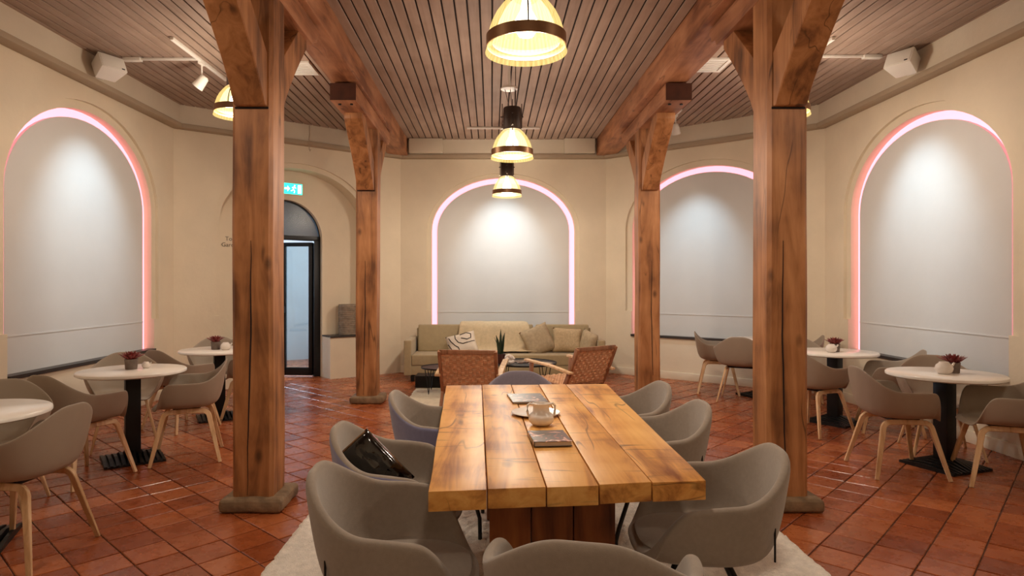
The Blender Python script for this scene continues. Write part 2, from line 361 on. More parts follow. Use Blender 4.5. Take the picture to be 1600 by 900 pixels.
def niche_wall(i, c, hw, spring, apex, num, ring=0.10, label=''):
    W = Wall(i); bm = bmesh.new()
    inner = arch(c, hw, STEP, spring, apex); outer = arch(c, hw+ring, STEP, spring, apex+ring*0.85)
    hole = [(c-hw, SILL), (c-hw, STEP)] + outer + [(c+hw, STEP), (c+hw, SILL)]
    fill(bm, W, [[(0,0),(W.L,0),(W.L,H+0.05),(0,H+0.05)], hole], 0)
    strip(bm, [W.pt(*p, 0) for p in outer], [W.pt(*p, D1) for p in outer])
    strip(bm, [W.pt(*p, D1) for p in outer], [W.pt(*p, D1) for p in inner])
    strip(bm, [W.pt(*p, D1) for p in inner], [W.pt(*p, D2) for p in inner])
    for sg in (-1, 1):
        u = c+sg*hw
        strip(bm, [W.pt(u, SILL, 0), W.pt(u, STEP, 0)], [W.pt(u, SILL, D2), W.pt(u, STEP, D2)])
        strip(bm, [W.pt(u, STEP, 0), W.pt(u+sg*ring, STEP, 0)], [W.pt(u, STEP, D1), W.pt(u+sg*ring, STEP, D1)])
    strip(bm, [W.pt(c-hw, SILL, 0), W.pt(c+hw, SILL, 0)], [W.pt(c-hw, SILL, D2), W.pt(c+hw, SILL, D2)])
    finish(bm, 'wall_'+SIDES[i], M['wall'])
    win = bpy.data.objects.new('window_%d' % num, None); C.objects.link(win); win.location = W.pt(c, SILL, 0); win['kind'] = 'structure'; win['label'] = label
    inv = Matrix.Translation(-win.location)
    def part(bm, name, mat, bev=0):
        bmesh.ops.remove_doubles(bm, verts=bm.verts, dist=0.0004); bmesh.ops.recalc_face_normals(bm, faces=bm.faces)
        me = bpy.data.meshes.new(name); bm.to_mesh(me); bm.free(); me.transform(inv); o = obj(name, me, mat, win); return o
    full = arch(c, hw, SILL, spring, apex); LW = 0.085
    pan = arch(c, hw-LW, SILL, spring, apex-LW)
    # light strip: a shallow lit channel between board and reveal
    b2 = bmesh.new(); strip(b2, [W.pt(*p, D2) for p in full], [W.pt(*p, D2) for p in pan]); part(b2, 'light_strip', M['led'])
    # two boards with a thin seam
    seam = 0.97; gap = 0.006; fd = D2-0.03
    def board(lp, name):
        b3 = bmesh.new(); fill(b3, W, [lp], fd); strip(b3, [W.pt(*p, fd) for p in lp], [W.pt(*p, D2) for p in lp], True); return part(b3, name, M['panel'])
    board([(c-hw+LW, SILL), (c-hw+LW, seam-gap), (c+hw-LW, seam-gap), (c+hw-LW, SILL)], 'panel')
    up = arch(c, hw-LW, seam, spring, apex-LW); board(up, 'panel')
    b4 = bmesh.new(); lp = [(c-hw+LW, seam-gap), (c+hw-LW, seam-gap), (c+hw-LW, seam+0.006), (c-hw+LW, seam+0.006)]
    fill(b4, W, [lp], fd-0.005); strip(b4, [W.pt(*p, fd-0.005) for p in lp], [W.pt(*p, D2) for p in lp], True); part(b4, 'seam_bead', M['panel'])
    s = MB().prism([W.pt(c-hw, SILL-0.02, -0.025), W.pt(c+hw, SILL-0.02, -0.025), W.pt(c+hw, SILL-0.02, fd-0.002), W.pt(c-hw, SILL-0.02, fd-0.002)],
                   [W.pt(c-hw, SILL+0.012, -0.025), W.pt(c+hw, SILL+0.012, -0.025), W.pt(c+hw, SILL+0.012, fd-0.002), W.pt(c-hw, SILL+0.012, fd-0.002)])
    s.v = [tuple(inv @ Vector(p)) for p in s.v]; obj('sill', s, M['sill'], win)
    return W

niche_wall(0, 6.60+1.6, 1.18, 2.26, 3.19, 1, label='blanked arched window with pink glowing edge on the left wall')
WB = niche_wall(2, 3.3/2, 1.155, 2.28, 3.14, 2, ring=0.075, label='blanked arched window with pink glowing edge behind the sofa')
W3 = Wall(3); niche_wall(3, W3.L/2, 1.15, 2.28, 3.14, 3, label='blanked arched window partly hidden between the right-hand posts')
niche_wall(4, 8.25-6.52, 1.20, 2.26, 3.14, 4, label='blanked arched window with pink glowing edge on the right wall')
plain_wall(5)
# wall with the door alcove
W1 = Wall(1); W1.rev = True
def alcove_wall():
    W = W1; L = W.L; U = lambda t: L*(1-t)           # t was measured from the back corner
    bm = bmesh.new(); c = U(0.5); hw = 1.09; ring = 0.08; dep = 0.30
    dc = U(0.53); dh = 0.57
    inner = arch(c, hw, STEP, 2.28, 3.10); outer = arch(c, hw+ring, STEP, 2.28, 3.17)
    d0, d1 = dc-dh, dc+dh
    poly = [(0,0), (d0,0), (d0,SILL), (c-hw,SILL), (c-hw,STEP)] + outer + [(c+hw,STEP), (c+hw,SILL), (d1,SILL), (d1,0), (L,0), (L,H+0.05), (0,H+0.05)]
    fill(bm, W, [poly], 0)
    strip(bm, [W.pt(*p, 0) for p in outer], [W.pt(*p, D1) for p in outer])
    strip(bm, [W.pt(*p, D1) for p in outer], [W.pt(*p, D1) for p in inner])
    strip(bm, [W.pt(*p, D1) for p in inner], [W.pt(*p, dep) for p in inner])
    for sg in (-1, 1):
        u = c+sg*hw
        strip(bm, [W.pt(u, SILL, 0), W.pt(u, STEP, 0)], [W.pt(u, SILL, dep), W.pt(u, STEP, dep)])
        strip(bm, [W.pt(u, STEP, 0), W.pt(u+sg*ring, STEP, 0)], [W.pt(u, STEP, D1), W.pt(u+sg*ring, STEP, D1)])
    darch = arch(dc, dh, 0, 2.10, 2.67)
    # back of the recess with the door opening
    back = [(d0, SILL), (d0, 2.10)] ; 
    hole = darch[1:-1]
    full = [(c-hw, SILL)] + arch(c, hw, STEP, 2.28, 3.10) + [(c+hw, SILL), (d1, SILL)] + list(reversed(hole)) + [(d0, SILL)]
    fill(bm, W, [full], dep)
    # door jambs through the low wall and the deep reveal of the opening
    for u in (d0, d1): strip(bm, [W.pt(u, 0, 0), W.pt(u, SILL, 0)], [W.pt(u, 0, dep), W.pt(u, SILL, dep)])
    strip(bm, [W.pt(*p, dep) for p in darch], [W.pt(*p, dep+0.14) for p in darch])
    finish(bm, 'wall_back_left', M['wall'])
    # sill boards on the low wall either side of the door
    for k, (a, b) in enumerate(((c-hw, d0), (d1, c+hw))):
        s = MB().prism([W.pt(a, SILL-0.012, -0.02), W.pt(b, SILL-0.012, -0.02), W.pt(b, SILL-0.012, dep), W.pt(a, SILL-0.012, dep)],
                       [W.pt(a, SILL+0.014, -0.02), W.pt(b, SILL+0.014, -0.02), W.pt(b, SILL+0.014, dep), W.pt(a, SILL+0.014, dep)])
        o = obj('trim_%d' % (k+1), s, M['sill']); o['kind'] = 'structure'
    # ---- door: black frame, arched transom, one open glass leaf
    dr = bpy.data.objects.new('door_1', None); C.objects.link(dr); dr['kind'] = 'structure'; dr['label'] = 'black framed glass door standing open under an arched transom'
    ang = math.atan2(W.d.y, W.d.x); dr.location = W.pt(dc, 0, dep+0.10); dr.rotation_euler = (0,0,ang)
    # local: x along wall, y = -n side?  (n = right of d) so outward is +y
    def fr(x0, x1, z0, z1, name='frame', y0=-0.035, y1=0.035): return obj(name, MB().box(x0, x1, y0, y1, z0, z1).mesh(name, bevel=0.004), M['doorblack'], dr)
    fr(-dh, -dh+0.075, 0, 2.10, 'frame_post'); fr(dh-0.10, dh, 0, 2.10, 'frame_post'); fr(-dh, dh, 2.08, 2.15, 'frame_head')
    tp = arch(0, dh, 2.15, 2.12, 2.67)
    m = MB().prism([(u, -0.008, z) for u, z in tp], [(u, 0.008, z) for u, z in tp]); obj('transom_pane', m, M['pane_dark'], dr)
    m = MB(); a1 = arch(0, dh, 2.15, 2.12, 2.67)
    m.sweep([(u, 0, z) for u, z in a1], [(-0.02,-0.02),(0.02,-0.02),(0.02,0.02),(-0.02,0.02)], Vector((0,1,0))); obj('transom_frame', m, M['doorblack'], dr)
    # leaf hinged on the right-hand post (+x is towards the back corner), swung away into the passage
    def leaf(hx, rot, sx):
        lf = bpy.data.objects.new('leaf', None); C.objects.link(lf); lf.parent = dr; lf.location = (hx, 0.03, 0); lf.rotation_euler = (0,0,rot)
        Wd = 0.47
        def b(x0, x1, z0, z1, nm): obj(nm, MB().box(min(x0,x1)*1.0, max(x0,x1), -0.025, 0.025, z0, z1).mesh(nm, bevel=0.004), M['doorblack'], lf)
        b(0, sx*0.055, 0.02, 2.06, 'stile'); b(sx*(Wd-0.055), sx*Wd, 0.02, 2.06, 'stile'); b(0, sx*Wd, 2.0, 2.06, 'rail'); b(0, sx*Wd, 0.02, 0.14, 'rail')
        x0, x1 = sorted((sx*0.05, sx*(Wd-0.05)))
        obj('pane', MB().box(x0, x1, -0.006, 0.006, 0.13, 2.01), M['pane'], lf)
        xh = sx*(Wd-0.028)
        obj('handle', MB().box(xh-0.02, xh+0.02, -0.07, -0.025, 0.98, 1.08).mesh('handle', bevel=0.006), M['black'], lf)
    leaf(dh-0.10, math.radians(-42), -1); leaf(-dh+0.075, math.radians(60), 1)
    # passage behind the door
    ps = MB(); p = [W.pt(dc-1.5, 0, dep+0.15), W.pt(dc+1.5, 0, dep+0.15), W.pt(dc+1.5, 0, dep+2.4), W.pt(dc-1.5, 0, dep+2.4)]
    q = [v+Vector((0,0,2.9)) for v in p]
    ps.add(p+q, [(1,2,6,5),(2,3,7,6),(3,0,4,7),(4,5,6,7)])
    o = obj('wall_passage', ps, M['passage']); o['kind'] = 'structure'
    fl = MB().prism([Vector(v)-Vector((0,0,0.06)) for v in p], p); o = obj('floor_passage', fl, M['tile']); o['kind'] = 'structure'
    fr2 = MB()   # threshold under the opening
    lp = [W.pt(d0, 0.004, 0), W.pt(d1, 0.004, 0), W.pt(d1, 0.004, dep+0.16), W.pt(d0, 0.004, dep+0.16)]
    fr2.prism([v-Vector((0,0,0.06)) for v in lp], lp); o = obj('floor_threshold', fr2, M['tile']); o['kind'] = 'structure'
    ld = bpy.data.lights.new('passage_daylight', 'AREA'); ld.energy = DAY_W; ld.size = 1.2; ld.size_y = 1.6; ld.shape = 'RECTANGLE'; ld.color = (0.62, 0.80, 1.0)
    lo = bpy.data.objects.new('passage_daylight', ld); C.objects.link(lo)
    lo.location = W.pt(dc-0.55, 1.75, dep+2.2); tgt = W.pt(dc+0.1, 0.9, -2.0)
    lo.rotation_euler = (tgt-lo.location).to_track_quat('-Z', 'Y').to_euler()
    ld = bpy.data.lights.new('passage_fill', 'AREA'); ld.energy = DAY_W*0.28; ld.size = 2.0; ld.color = (0.82, 0.92, 1.0)  # added overhead fill to brighten the passage walls, no fitting there
    lo = bpy.data.objects.new('passage_fill', ld); C.objects.link(lo); lo.location = W.pt(dc, 2.85, dep+1.3)
    # lettering on the recess wall
    for k, txt in enumerate(('Toiletten', 'Garderobe')):
        cu = bpy.data.curves.new('lettering', 'FONT'); cu.body = txt; cu.size = 0.082; cu.extrude = 0.001
        t = bpy.data.objects.new('tmp', cu); C.objects.link(t); dg = bpy.context.evaluated_depsgraph_get(); dg.update()
        me = bpy.data.meshes.new_from_object(t.evaluated_get(dg)); bpy.data.objects.remove(t)
        o = obj('wall_lettering', me, M['text'])
        a = W.pt(U(0.800) - (0.0 if k else -0.05), 2.03-0.085*k, dep-0.003)
        o.matrix_world = Matrix.Translation(a) @ Matrix.Rotation(ang, 4, 'Z') @ Matrix.Rotation(PI/2, 4, 'X')
        tag(o, ('grey word Toiletten on the alcove wall, upper line' if k == 0 else 'grey word Garderobe on the alcove wall, lower line'), 'lettering')
    # exit sign above the door
    sg = thing('exit_sign', W.pt(U(0.500), 2.83, dep), ang, 'lit green emergency exit sign above the black glass door', 'sign')
    obj('case', MB().box(-0.145, 0.145, -0.045, -0.002, -0.085, 0.085).mesh('case', bevel=0.006), M['white'], sg)
    obj('face', MB().box(-0.138, 0.138, -0.049, -0.044, -0.078, 0.078), M['exit_g'], sg)
    pm = MB()                                   # white door, running figure and arrow
    pm.box(0.070, 0.122, -0.052, -0.048, -0.062, 0.062)
    pm.box(-0.128, -0.078, -0.052, -0.048, -0.012, 0.012); pm.prism([(-0.086,-0.052,-0.04),(-0.086,-0.052,0.04),(-0.05,-0.052,0)], [(-0.086,-0.048,-0.04),(-0.086,-0.048,0.04),(-0.05,-0.048,0)])
    pm.lathe([(0.0,-0.011),(0.011,-0.005),(0.011,0.005),(0,0.011)], 10, (0.022,-0.05,0.05))
    for a, b in (((0.016,0.036),(0.0,-0.006)), ((0.0,-0.006),(0.022,-0.03)), ((0.022,-0.03),(0.012,-0.062)), ((0.0,-0.006),(-0.022,-0.03)), ((-0.022,-0.03),(-0.036,-0.028)), ((0.014,0.03),(0.04,0.012)), ((0.014,0.03),(-0.018,0.016))):
        pm.tube([(a[0],-0.05,a[1]), (b[0],-0.05,b[1])], 0.006, 6)
    obj('pictogram', pm, M['exit_w'], sg)
    return W
alcove_wall()

# fascia, trim and baseboards
tn = 3
for i in range(6):
    band('trim_%d' % tn, i, 3.475, H+0.02, 0.11, M['fascia']); tn += 1
    band('trim_%d' % tn, i, 3.425, 3.482, 0.145, M['trim'], bevel=0.012); tn += 1
for i in (0, 2, 3, 4): band('baseboard_'+SIDES[i], i, 0, 0.11, 0.016, M['wall'], bevel=0.005)
# raised plaster blocks on the fascia between the beams
for x0, x1 in ((-1.30, -0.77), (1.15, 1.63)):
    o = obj('trim_%d' % tn, MB().box(x0, x1, 10.06, 10.18, 3.49, 3.715).mesh('trim', bevel=0.006), M['fascia']); o['kind'] = 'structure'; tn += 1

# floor: grout bed, separate tiles near by, the rest joined
floor = obj('floor', MB().add([(-4.4,-1.7,-0.1),(4.6,-1.7,-0.1),(4.6,10.7,-0.1),(-4.4,10.7,-0.1),(-4.4,-1.7,-0.006),(4.6,-1.7,-0.006),(4.6,10.7,-0.006),(-4.4,10.7,-0.006)],
    [(0,3,2,1),(4,5,6,7),(0,1,5,4),(1,2,6,5),(2,3,7,6),(3,0,4,7)]), M['grout']); floor['kind'] = 'structure'
def inside(x, y, pad=0.0):
    for i in range(6):
        a = Vector(ROOM[i]); b = Vector(ROOM[(i+1) % 6]); d = (b-a).normalized(); n = Vector((d.y, -d.x))
        if (Vector((x, y))-a).dot(n) < pad: return False
    return True
def tile_geo(j):
    r = random.Random(j); s = TILE/2-0.0034; b = 0.0045
    z = [r.uniform(-0.0012, 0.0022) for _ in range(4)]
    cs = [(-1,-1),(1,-1),(1,1),(-1,1)]; jit = [(r.uniform(-0.002,0.002), r.uniform(-0.002,0.002)) for _ in range(4)]
    v = [(c[0]*s+q[0], c[1]*s+q[1], -0.012) for c, q in zip(cs, jit)] + [(c[0]*s+q[0], c[1]*s+q[1], -0.0022+zz) for c, q, zz in zip(cs, jit, z)] + [(c[0]*(s-b)+q[0], c[1]*(s-b)+q[1], zz) for c, q, zz in zip(cs, jit, z)]
    f = [(8,9,10,11)]
    for k in range(4):
        l = (k+1) % 4; f += [(k,l,4+l,4+k), (4+k,4+l,8+l,8+k)]
    return v, f
tvar = [tile_geo(j) for j in range(6)]
ct, st = math.cos(TROT), math.sin(TROT)
cells = []
for a in range(-70, 71):
    for b in range(-70, 71):
        x = ct*(a+0.5)*TILE - st*(b+0.5)*TILE; y = st*(a+0.5)*TILE + ct*(b+0.5)*TILE
        if y < 1.0 or not inside(x, y, -0.14): continue
        px = 768+1000*x/max(y,0.5); py = 443+1430/max(y,0.5)
        vis = -20 < px < 1620 and py < 915 and not (-1.10 < x < 1.62 and y < 4.3) and inside(x, y, 0.12)
        cells.append((0 if vis else 1, y, x, (a*7+b*3) % 6))
cells.sort()
tmeshes = []
for v, f in tvar:
    m = MB(); m.add(v, f); me = m.mesh('tile'); me.materials.append(M['tile']); tmeshes.append(me)
rest = MB()
for k, (vis, y, x, j) in enumerate(cells):
    if k < 300 and vis == 0:
        o = bpy.data.objects.new('tile', tmeshes[j]); C.objects.link(o); o.location = (x, y, 0); o.rotation_euler = (0,0,TROT); o.parent = floor
    else:
        v, f = tvar[j]; rest.add([(x+ct*p[0]-st*p[1], y+st*p[0]+ct*p[1], p[2]) for p in v], f)
tag(obj('remaining_tiles', rest, M['tile'], floor), 'terracotta floor tiles further off and under furniture', kind='stuff')

# ceiling: dark deck with separate planks
cl = obj('ceiling', MB().box(-4.3, 4.5, -1.7, 10.5, H+0.016, H+0.10), M['gap']); cl['kind'] = 'structure'
PW = 0.104
k = 0; x = -4.05
while x < 4.25:
    xc = x+PW/2
    ye = 10.2
    if xc < -1.461: ye = 10.29-(-1.461-xc)*2.04/2.639-0.04
    if xc > 1.839: ye = 10.29-(xc-1.839)*2.04/2.461-0.04
    m = MB(); a = PW/2-0.0075
    m.box(-a, a, -1.55, ye, 0, 0.016); o = obj('plank', m.mesh('plank', bevel=0.003, seg=1), M['plank'], cl, loc=(xc, 0, H+rnd.uniform(-0.001, 0.001))); x += PW; k += 1

# ------------------------------------------------------------------ timber frame
BZ = 3.462; PZ = 3.272
for nm, x0, x1, lab in (('ceiling_beam', -1.63, -1.335, 'heavy brown timber beam running along the ceiling over the left-hand posts'), ('ceiling_beam', 1.665, 1.975, 'heavy brown timber beam running along the ceiling over the right-hand posts')):
    n = 60; ring = []
    m = MB(); prev = None; v = []; f = []
    for i in range(n+1):
        y = -1.55 + i*(10.17+1.55)/n
        w_ = [noise.noise(Vector((y*1.3, q*7.1, x0)))*0.010 for q in range(3)]
        v += [(x0+w_[0], y, BZ+w_[1]), (x1+w_[2], y, BZ+w_[1]*0.6), (x1+w_[2], y, H+0.01), (x0+w_[0], y, H+0.01)]
    for i in range(n):
        for q in range(4): f.append((i*4+q, i*4+(q+1) % 4, i*4+4+(q+1) % 4, i*4+4+q))
    f += [(3,2,1,0), tuple(n*4+q for q in range(4))]
    m.add(v, f); tag(obj(nm, m.mesh('beam', bevel=0.012), M['timber_y']), lab, 'beam', 'ceiling beams')
def post(xc, yf, fwd, aft, lab):
    """xc centre, yf front face; bolster runs fwd towards the camera and aft behind"""
    W_ = 0.255; yc = yf+W_/2
    t = thing('timber_post', (xc, yc, 0), 0, lab, 'post', 'timber posts')
    m = MB(); n = 24; v = []; f = []
    for i in range(n+1):
        z = 0.075 + i*(PZ-0.075)/n; q = [noise.noise(Vector((z*0.9, xc*3+s_*5.3, yf)))*0.009 for s_ in range(4)]; h = W_/2; ch = 0.022
        for (x, y) in ((-h,-h+ch),(-h+ch,-h),(h-ch,-h),(h,-h+ch),(h,h-ch),(h-ch,h),(-h+ch,h),(-h,h-ch)):
            v.append((x+(q[0] if x < 0 else q[1]), y+(q[2] if y < 0 else q[3]), z))
    for i in range(n):
        for s_ in range(8): f.append((i*8+s_, i*8+(s_+1) % 8, i*8+8+(s_+1) % 8, i*8+8+s_))
    f += [tuple(range(7,-1,-1)), tuple(n*8+s_ for s_ in range(8))]
    m.add(v, f); sf_ = obj('shaft', m.mesh('shaft', bevel=0), M['timber'], t)
    # drying crack: a shallow dark groove down the front
    cx = rnd.uniform(-0.03, 0.05); m = MB()
    pts = [(cx+0.012*math.sin(z*2.3+xc)+0.006*noise.noise(Vector((z*5, xc, 0))), -W_/2-0.0005, z) for z in [0.1+0.1*i for i in range(17)]]
    m.sweep(pts, [(-0.0035,-0.004),(0.0035,-0.004),(0.0035,0.004),(-0.0035,0.004)], Vector((0,1,0)), [0.3+0.9*math.sin(PI*i/16) for i in range(17)]); obj('crack', m, M['gap'], sf_)
    # stone footing
    b = MB().box(-0.19, 0.205, -0.185, 0.185, 0, 0.088).mesh('stone_base', bevel=0.036, seg=3)
    b = bake(b, [('SUBSURF', dict(levels=2, subdivision_type='SIMPLE'))])
    for vv in b.vertices:
        k_ = noise.noise(vv.co*7+Vector((xc, yf, 0)))*0.014; vv.co.x += k_; vv.co.y += noise.noise(vv.co*6+Vector((3, yf, xc)))*0.014
        if vv.co.z > 0.03: vv.co.z += k_*0.6
    obj('stone_base', b, M['stone'], t)
    # bolster under the beam with stepped ends
    m = MB(); y0, y1 = -fwd, aft
    prof = [(y0, BZ-0.014), (y0, PZ), (y1-0.16, PZ), (y1-0.13, PZ+0.05), (y1-0.05, PZ+0.06), (y1-0.03, PZ+0.12), (y1, PZ+0.13), (y1, BZ-0.014)]
    m.prism([(-0.13, a, z) for a, z in prof], [(0.13, a, z) for a, z in prof]); bo_ = obj('bolster', m.mesh('bolster', bevel=0.008), M['timber_y'], t)
    m = MB().box(-0.131, 0.131, y0-0.003, y0+0.001, PZ+0.004, BZ-0.016); obj('bolster_end', m, M['endgrain'], bo_)
    for bx in (-0.06, 0.06): obj('bolt', MB().lathe([(0.0,-0.012),(0.016,-0.012),(0.016,0.0)], 10, (bx, y0+0.12, PZ)).mesh('bolt'), M['black'], bo_)
    # knee braces fore and aft
    def brace(sg, reach, zb, wx):
        yb = sg*W_/2; yt = sg*(W_/2+reach)
        th = 0.14
        pr = [(yb, zb), (yb+sg*0.008, zb-0.0), (yt, PZ-0.10), (yt, PZ+0.01), (yt-sg*0.22, PZ+0.01), (yb, zb+0.30)]
        # slightly curved lower edge
        low = [(yb+sg*(0.045+ (reach-0.045)*(i/8)**1.12), zb+(PZ-0.06-zb)*(i/8)**0.92) for i in range(9)]
        upp = [(yt, PZ+0.01), (yt-sg*0.20, PZ+0.01), (yb, zb+0.34)]
        pr = [(yb, zb)] + low + upp
        m = MB().prism([(-wx, a, z) for a, z in pr], [(wx, a, z) for a, z in pr]); obj('brace', m.mesh('brace', bevel=0.006, seg=1), M['timber'], t)
    brace(-1, 0.72, 2.54, 0.098); brace(1, 0.60, 2.58, 0.098)
    obj('brace_notch', MB().box(-0.105, 0.105, -W_/2-0.004, -W_/2+0.002, 2.528, 2.541), M['gap'], t)
    return t
post(-1.507, 4.024, 1.2, 0.96, 'thick brown timber post nearest the camera on the left')
post(-1.495, 7.623, 1.31, 0.92, 'thinner-looking brown timber post by the glass door, far left')
post(1.866, 4.024, 1.2, 0.96, 'thick brown timber post nearest the camera on the right')
post(1.885, 7.623, 1.31, 0.92, 'brown timber post right of the sofa, beside the far arch')

# ------------------------------------------------------------------ pendant lamps
def make_lamp():
    t = thing('pendant_lamp', (0,0,0), 0, 'x', 'lamp', 'bell pendant lamps')
    sh_ = obj('shade', MB().shell([(0.078,0.292),(0.102,0.272),(0.130,0.240),(0.156,0.205),(0.176,0.165),(0.190,0.125),(0.198,0.09),(0.201,0.05),(0.204,0.025),(0.213,0.0),(0.210,0.0),(0.200,0.025)], 48).mesh('shade', smooth=True, angle=80), M['lamp_glass'], t)
    obj('reflector', MB().shell([(0.06,0.275),(0.09,0.25),(0.118,0.21),(0.142,0.16),(0.160,0.10),(0.172,0.055)], 40).mesh('reflector', smooth=True, angle=80), M['lamp_inner'], t)
    obj('band', MB().lathe([(0.2025,0.030),(0.208,0.030),(0.208,0.088),(0.2025,0.088)], 48, closed=True).mesh('band', smooth=True), M['bronze'], sh_)
    obj('rim_ring', MB().lathe([(0.176,0.05),(0.182,0.05),(0.182,0.062),(0.176,0.062)], 40, closed=True).mesh('rim_ring', smooth=True), M['bronze'], t)
    hs_ = obj('housing', MB().lathe([(0.0,0.285),(0.086,0.285),(0.09,0.29),(0.09,0.495),(0.084,0.505),(0.0,0.505)], 28).mesh('housing', smooth=True), M['housing'], t)
    obj('bulb', MB().lathe([(0.0,0.08),(0.04,0.09),(0.062,0.13),(0.058,0.17),(0.03,0.22),(0.02,0.28),(0.0,0.28)], 16).mesh('bulb', smooth=True), M['bulb'], t)
    for k in range(3):
        a = 2*PI*k/3 - PI/2
        ca, sa = math.cos(a), math.sin(a)
        pts = [(0.112*ca,0.112*sa,0.56),(0.112*ca,0.112*sa,0.30),(0.135*ca,0.135*sa,0.242),(0.161*ca,0.161*sa,0.206),(0.181*ca,0.181*sa,0.166),(0.195*ca,0.195*sa,0.126),(0.205*ca,0.205*sa,0.08)]
        obj('strap', MB().tube(pts, 0.0045, 6), M['housing'], t)
        obj('bracket', MB().tube([(0.08*ca,0.08*sa,0.43),(0.128*ca,0.128*sa,0.43)], 0.007, 6), M['housing'], hs_)
        obj('clip', MB().tube([(0.08*ca,0.08*sa,0.31),(0.126*ca,0.126*sa,0.31)], 0.006, 6), M['white'], hs_)
    return t
lamp0 = make_lamp()
def lamp(x, y, z, label, watts=LAMP_W):
    t = copy_tree(lamp0); t.location = (x, y, z); t['label'] = label
    top = H-z; cz = min(0.70, top-0.08)
    obj('canopy', MB().lathe([(0.0,cz+0.012),(0.07,cz+0.012),(0.083,cz),(0.083,cz-0.012),(0.0,cz-0.014)], 28).mesh('canopy', smooth=True), M['white'], t, loc=(-0.03,0,0))
    obj('canopy_stem', MB().lathe([(0.0,cz),(0.014,cz),(0.014,top-0.03),(0.035,top-0.002),(0.0,top-0.002)], 14).mesh('canopy_stem', smooth=True), M['white'], t, loc=(-0.03,0,0))
    for k, dx in enumerate((-0.05, 0.0, 0.045)):
        obj('wire', MB().tube([(dx*1.1-0.02, 0, cz), (dx*0.5, 0.0, 0.50)], 0.003, 5), M['housing'], t)
    obj('wire', MB().tube([(0.035,0.02,top), (0.035,0.02,0.50)], 0.004, 5), M['housing'], t)
    ld = bpy.data.lights.new('lamp_light', 'POINT'); ld.energy = watts; ld.color = (1.0, 0.865, 0.71); ld.shadow_soft_size = 0.10
    lo = bpy.data.objects.new('lamp_light', ld); C.objects.link(lo); lo.parent = t; lo.location = (0,0,0.02)
    return t
lamp(0.18, 3.33, 2.63, 'largest bell-shaped glass pendant lamp, nearest, cut by the top edge')
lamp(0.205, 6.36, 2.67, 'middle bell-shaped glass pendant lamp of the centre row')
lamp(0.22, 9.13, 2.67, 'farthest bell-shaped glass pendant lamp, in front of the back arch')
lamp(-2.47, 6.2, 3.05, 'bell pendant lamp half hidden behind the near left post')
lamp(2.86, 6.2, 3.05, 'bell pendant lamp behind the near right post')
lamp(0.18, 0.2, 2.65, 'unseen bell pendant lamp added as fill light over the near end of the room', LAMP_W*0.5)  # added out of view above the camera, fills the room with light
lamp(-2.47, 2.3, 3.05, 'unseen bell pendant lamp added as fill light over the near left aisle', LAMP_W*0.5)  # out-of-view lamp added for extra warm fill from the left
lamp(2.86, 2.3, 3.05, 'unseen bell pendant lamp added as fill light over the near right aisle', LAMP_W*0.5)  # matching added lamp out of view, fill from the right
drop_tree(lamp0)

# ------------------------------------------------------------------ track lights, speakers, grilles
def track(x, y0, y1, cross, sp, aim, label, along='y', power=SPOT_W, head=True):
    t = thing('track_light', (x, (y0+y1)/2, H-0.002), 0, label, 'track light', 'white ceiling track lights')
    L2 = (y1-y0)/2
    if along == 'y': obj('track', MB().box(-0.017, 0.017, -L2, L2, -0.03, 0).mesh('track', bevel=0.004), M['white'], t)
    else: obj('track', MB().box(-L2, L2, -0.017, 0.017, -0.03, 0).mesh('track', bevel=0.004), M['white'], t)
    if cross:
        xa, xb, yy = cross; yy -= (y0+y1)/2
        obj('feed_bar', MB().box(xa-x, xb-x, yy-0.012, yy+0.012, -0.024, 0).mesh('feed_bar', bevel=0.003), M['white'], t)
        e = xa-x if abs(xa-x) > abs(xb-x) else xb-x
        obj('feed_box', MB().box(e-0.09, e+0.09, yy-0.03, yy+0.03, -0.035, 0).mesh('feed_box', bevel=0.005), M['white'], t)
    s = Vector(sp)-t.location; a = (Vector(aim)-Vector(sp)).normalized(); z0 = -0.03
    obj('arm', MB().tube([(s.x, s.y, z0), (s.x, s.y, s.z+0.04), tuple(s+a*0.02)], 0.009, 8), M['white'], t)
    obj('adapter', MB().box(s.x-0.02, s.x+0.02, s.y-0.05, s.y+0.05, -0.05, -0.005).mesh('adapter', bevel=0.004), M['white'], t)
    q = a.to_track_quat('Z', 'Y').to_matrix().to_4x4()
    m = MB().lathe([(0.0,-0.06),(0.03,-0.06),(0.045,-0.045),(0.06,0.08),(0.056,0.08),(0.05,0.055),(0.0,0.055)], 20)
    me = m.mesh('spot_head', smooth=True); o = obj('spot_head', me, M['white'], t); o.matrix_local = Matrix.Translation(s) @ q
    o2 = obj('lens', MB().lathe([(0.0,0.058),(0.048,0.058),(0.048,0.061),(0.0,0.061)], 18).mesh('lens'), M['spot_face'], t); o2.matrix_local = Matrix.Translation(s) @ q
    ld = bpy.data.lights.new('spot_beam', 'SPOT'); ld.energy = power; ld.color = (0.60, 0.84, 1.0); ld.spot_size = math.radians(60); ld.spot_blend = 1.0; ld.shadow_soft_size = 0.04
    lo = bpy.data.objects.new('spot_beam', ld); C.objects.link(lo); lo.parent = t; lo.location = s+a*0.10
    lo.rotation_euler = a.to_track_quat('-Z', 'Y').to_euler()
track(-2.965, 5.93, 7.15, (-3.64, -2.97, 6.49), (-2.965, 6.55, 3.50), (-4.2, 6.60, 2.0), 'white ceiling track with a spotlight aimed at the left arch')
track(3.17, 5.93, 7.15, (3.17, 3.81, 6.41), (3.17, 6.5, 3.50), (4.4, 6.50, 2.0), 'white ceiling track with a spotlight aimed at the right arch')
track(0.17, 9.35-0.53, 9.35+0.53, None, (0.19, 9.35, 3.52), (0.19, 10.4, 1.75), 'white ceiling track with a spotlight above the sofa', along='x')
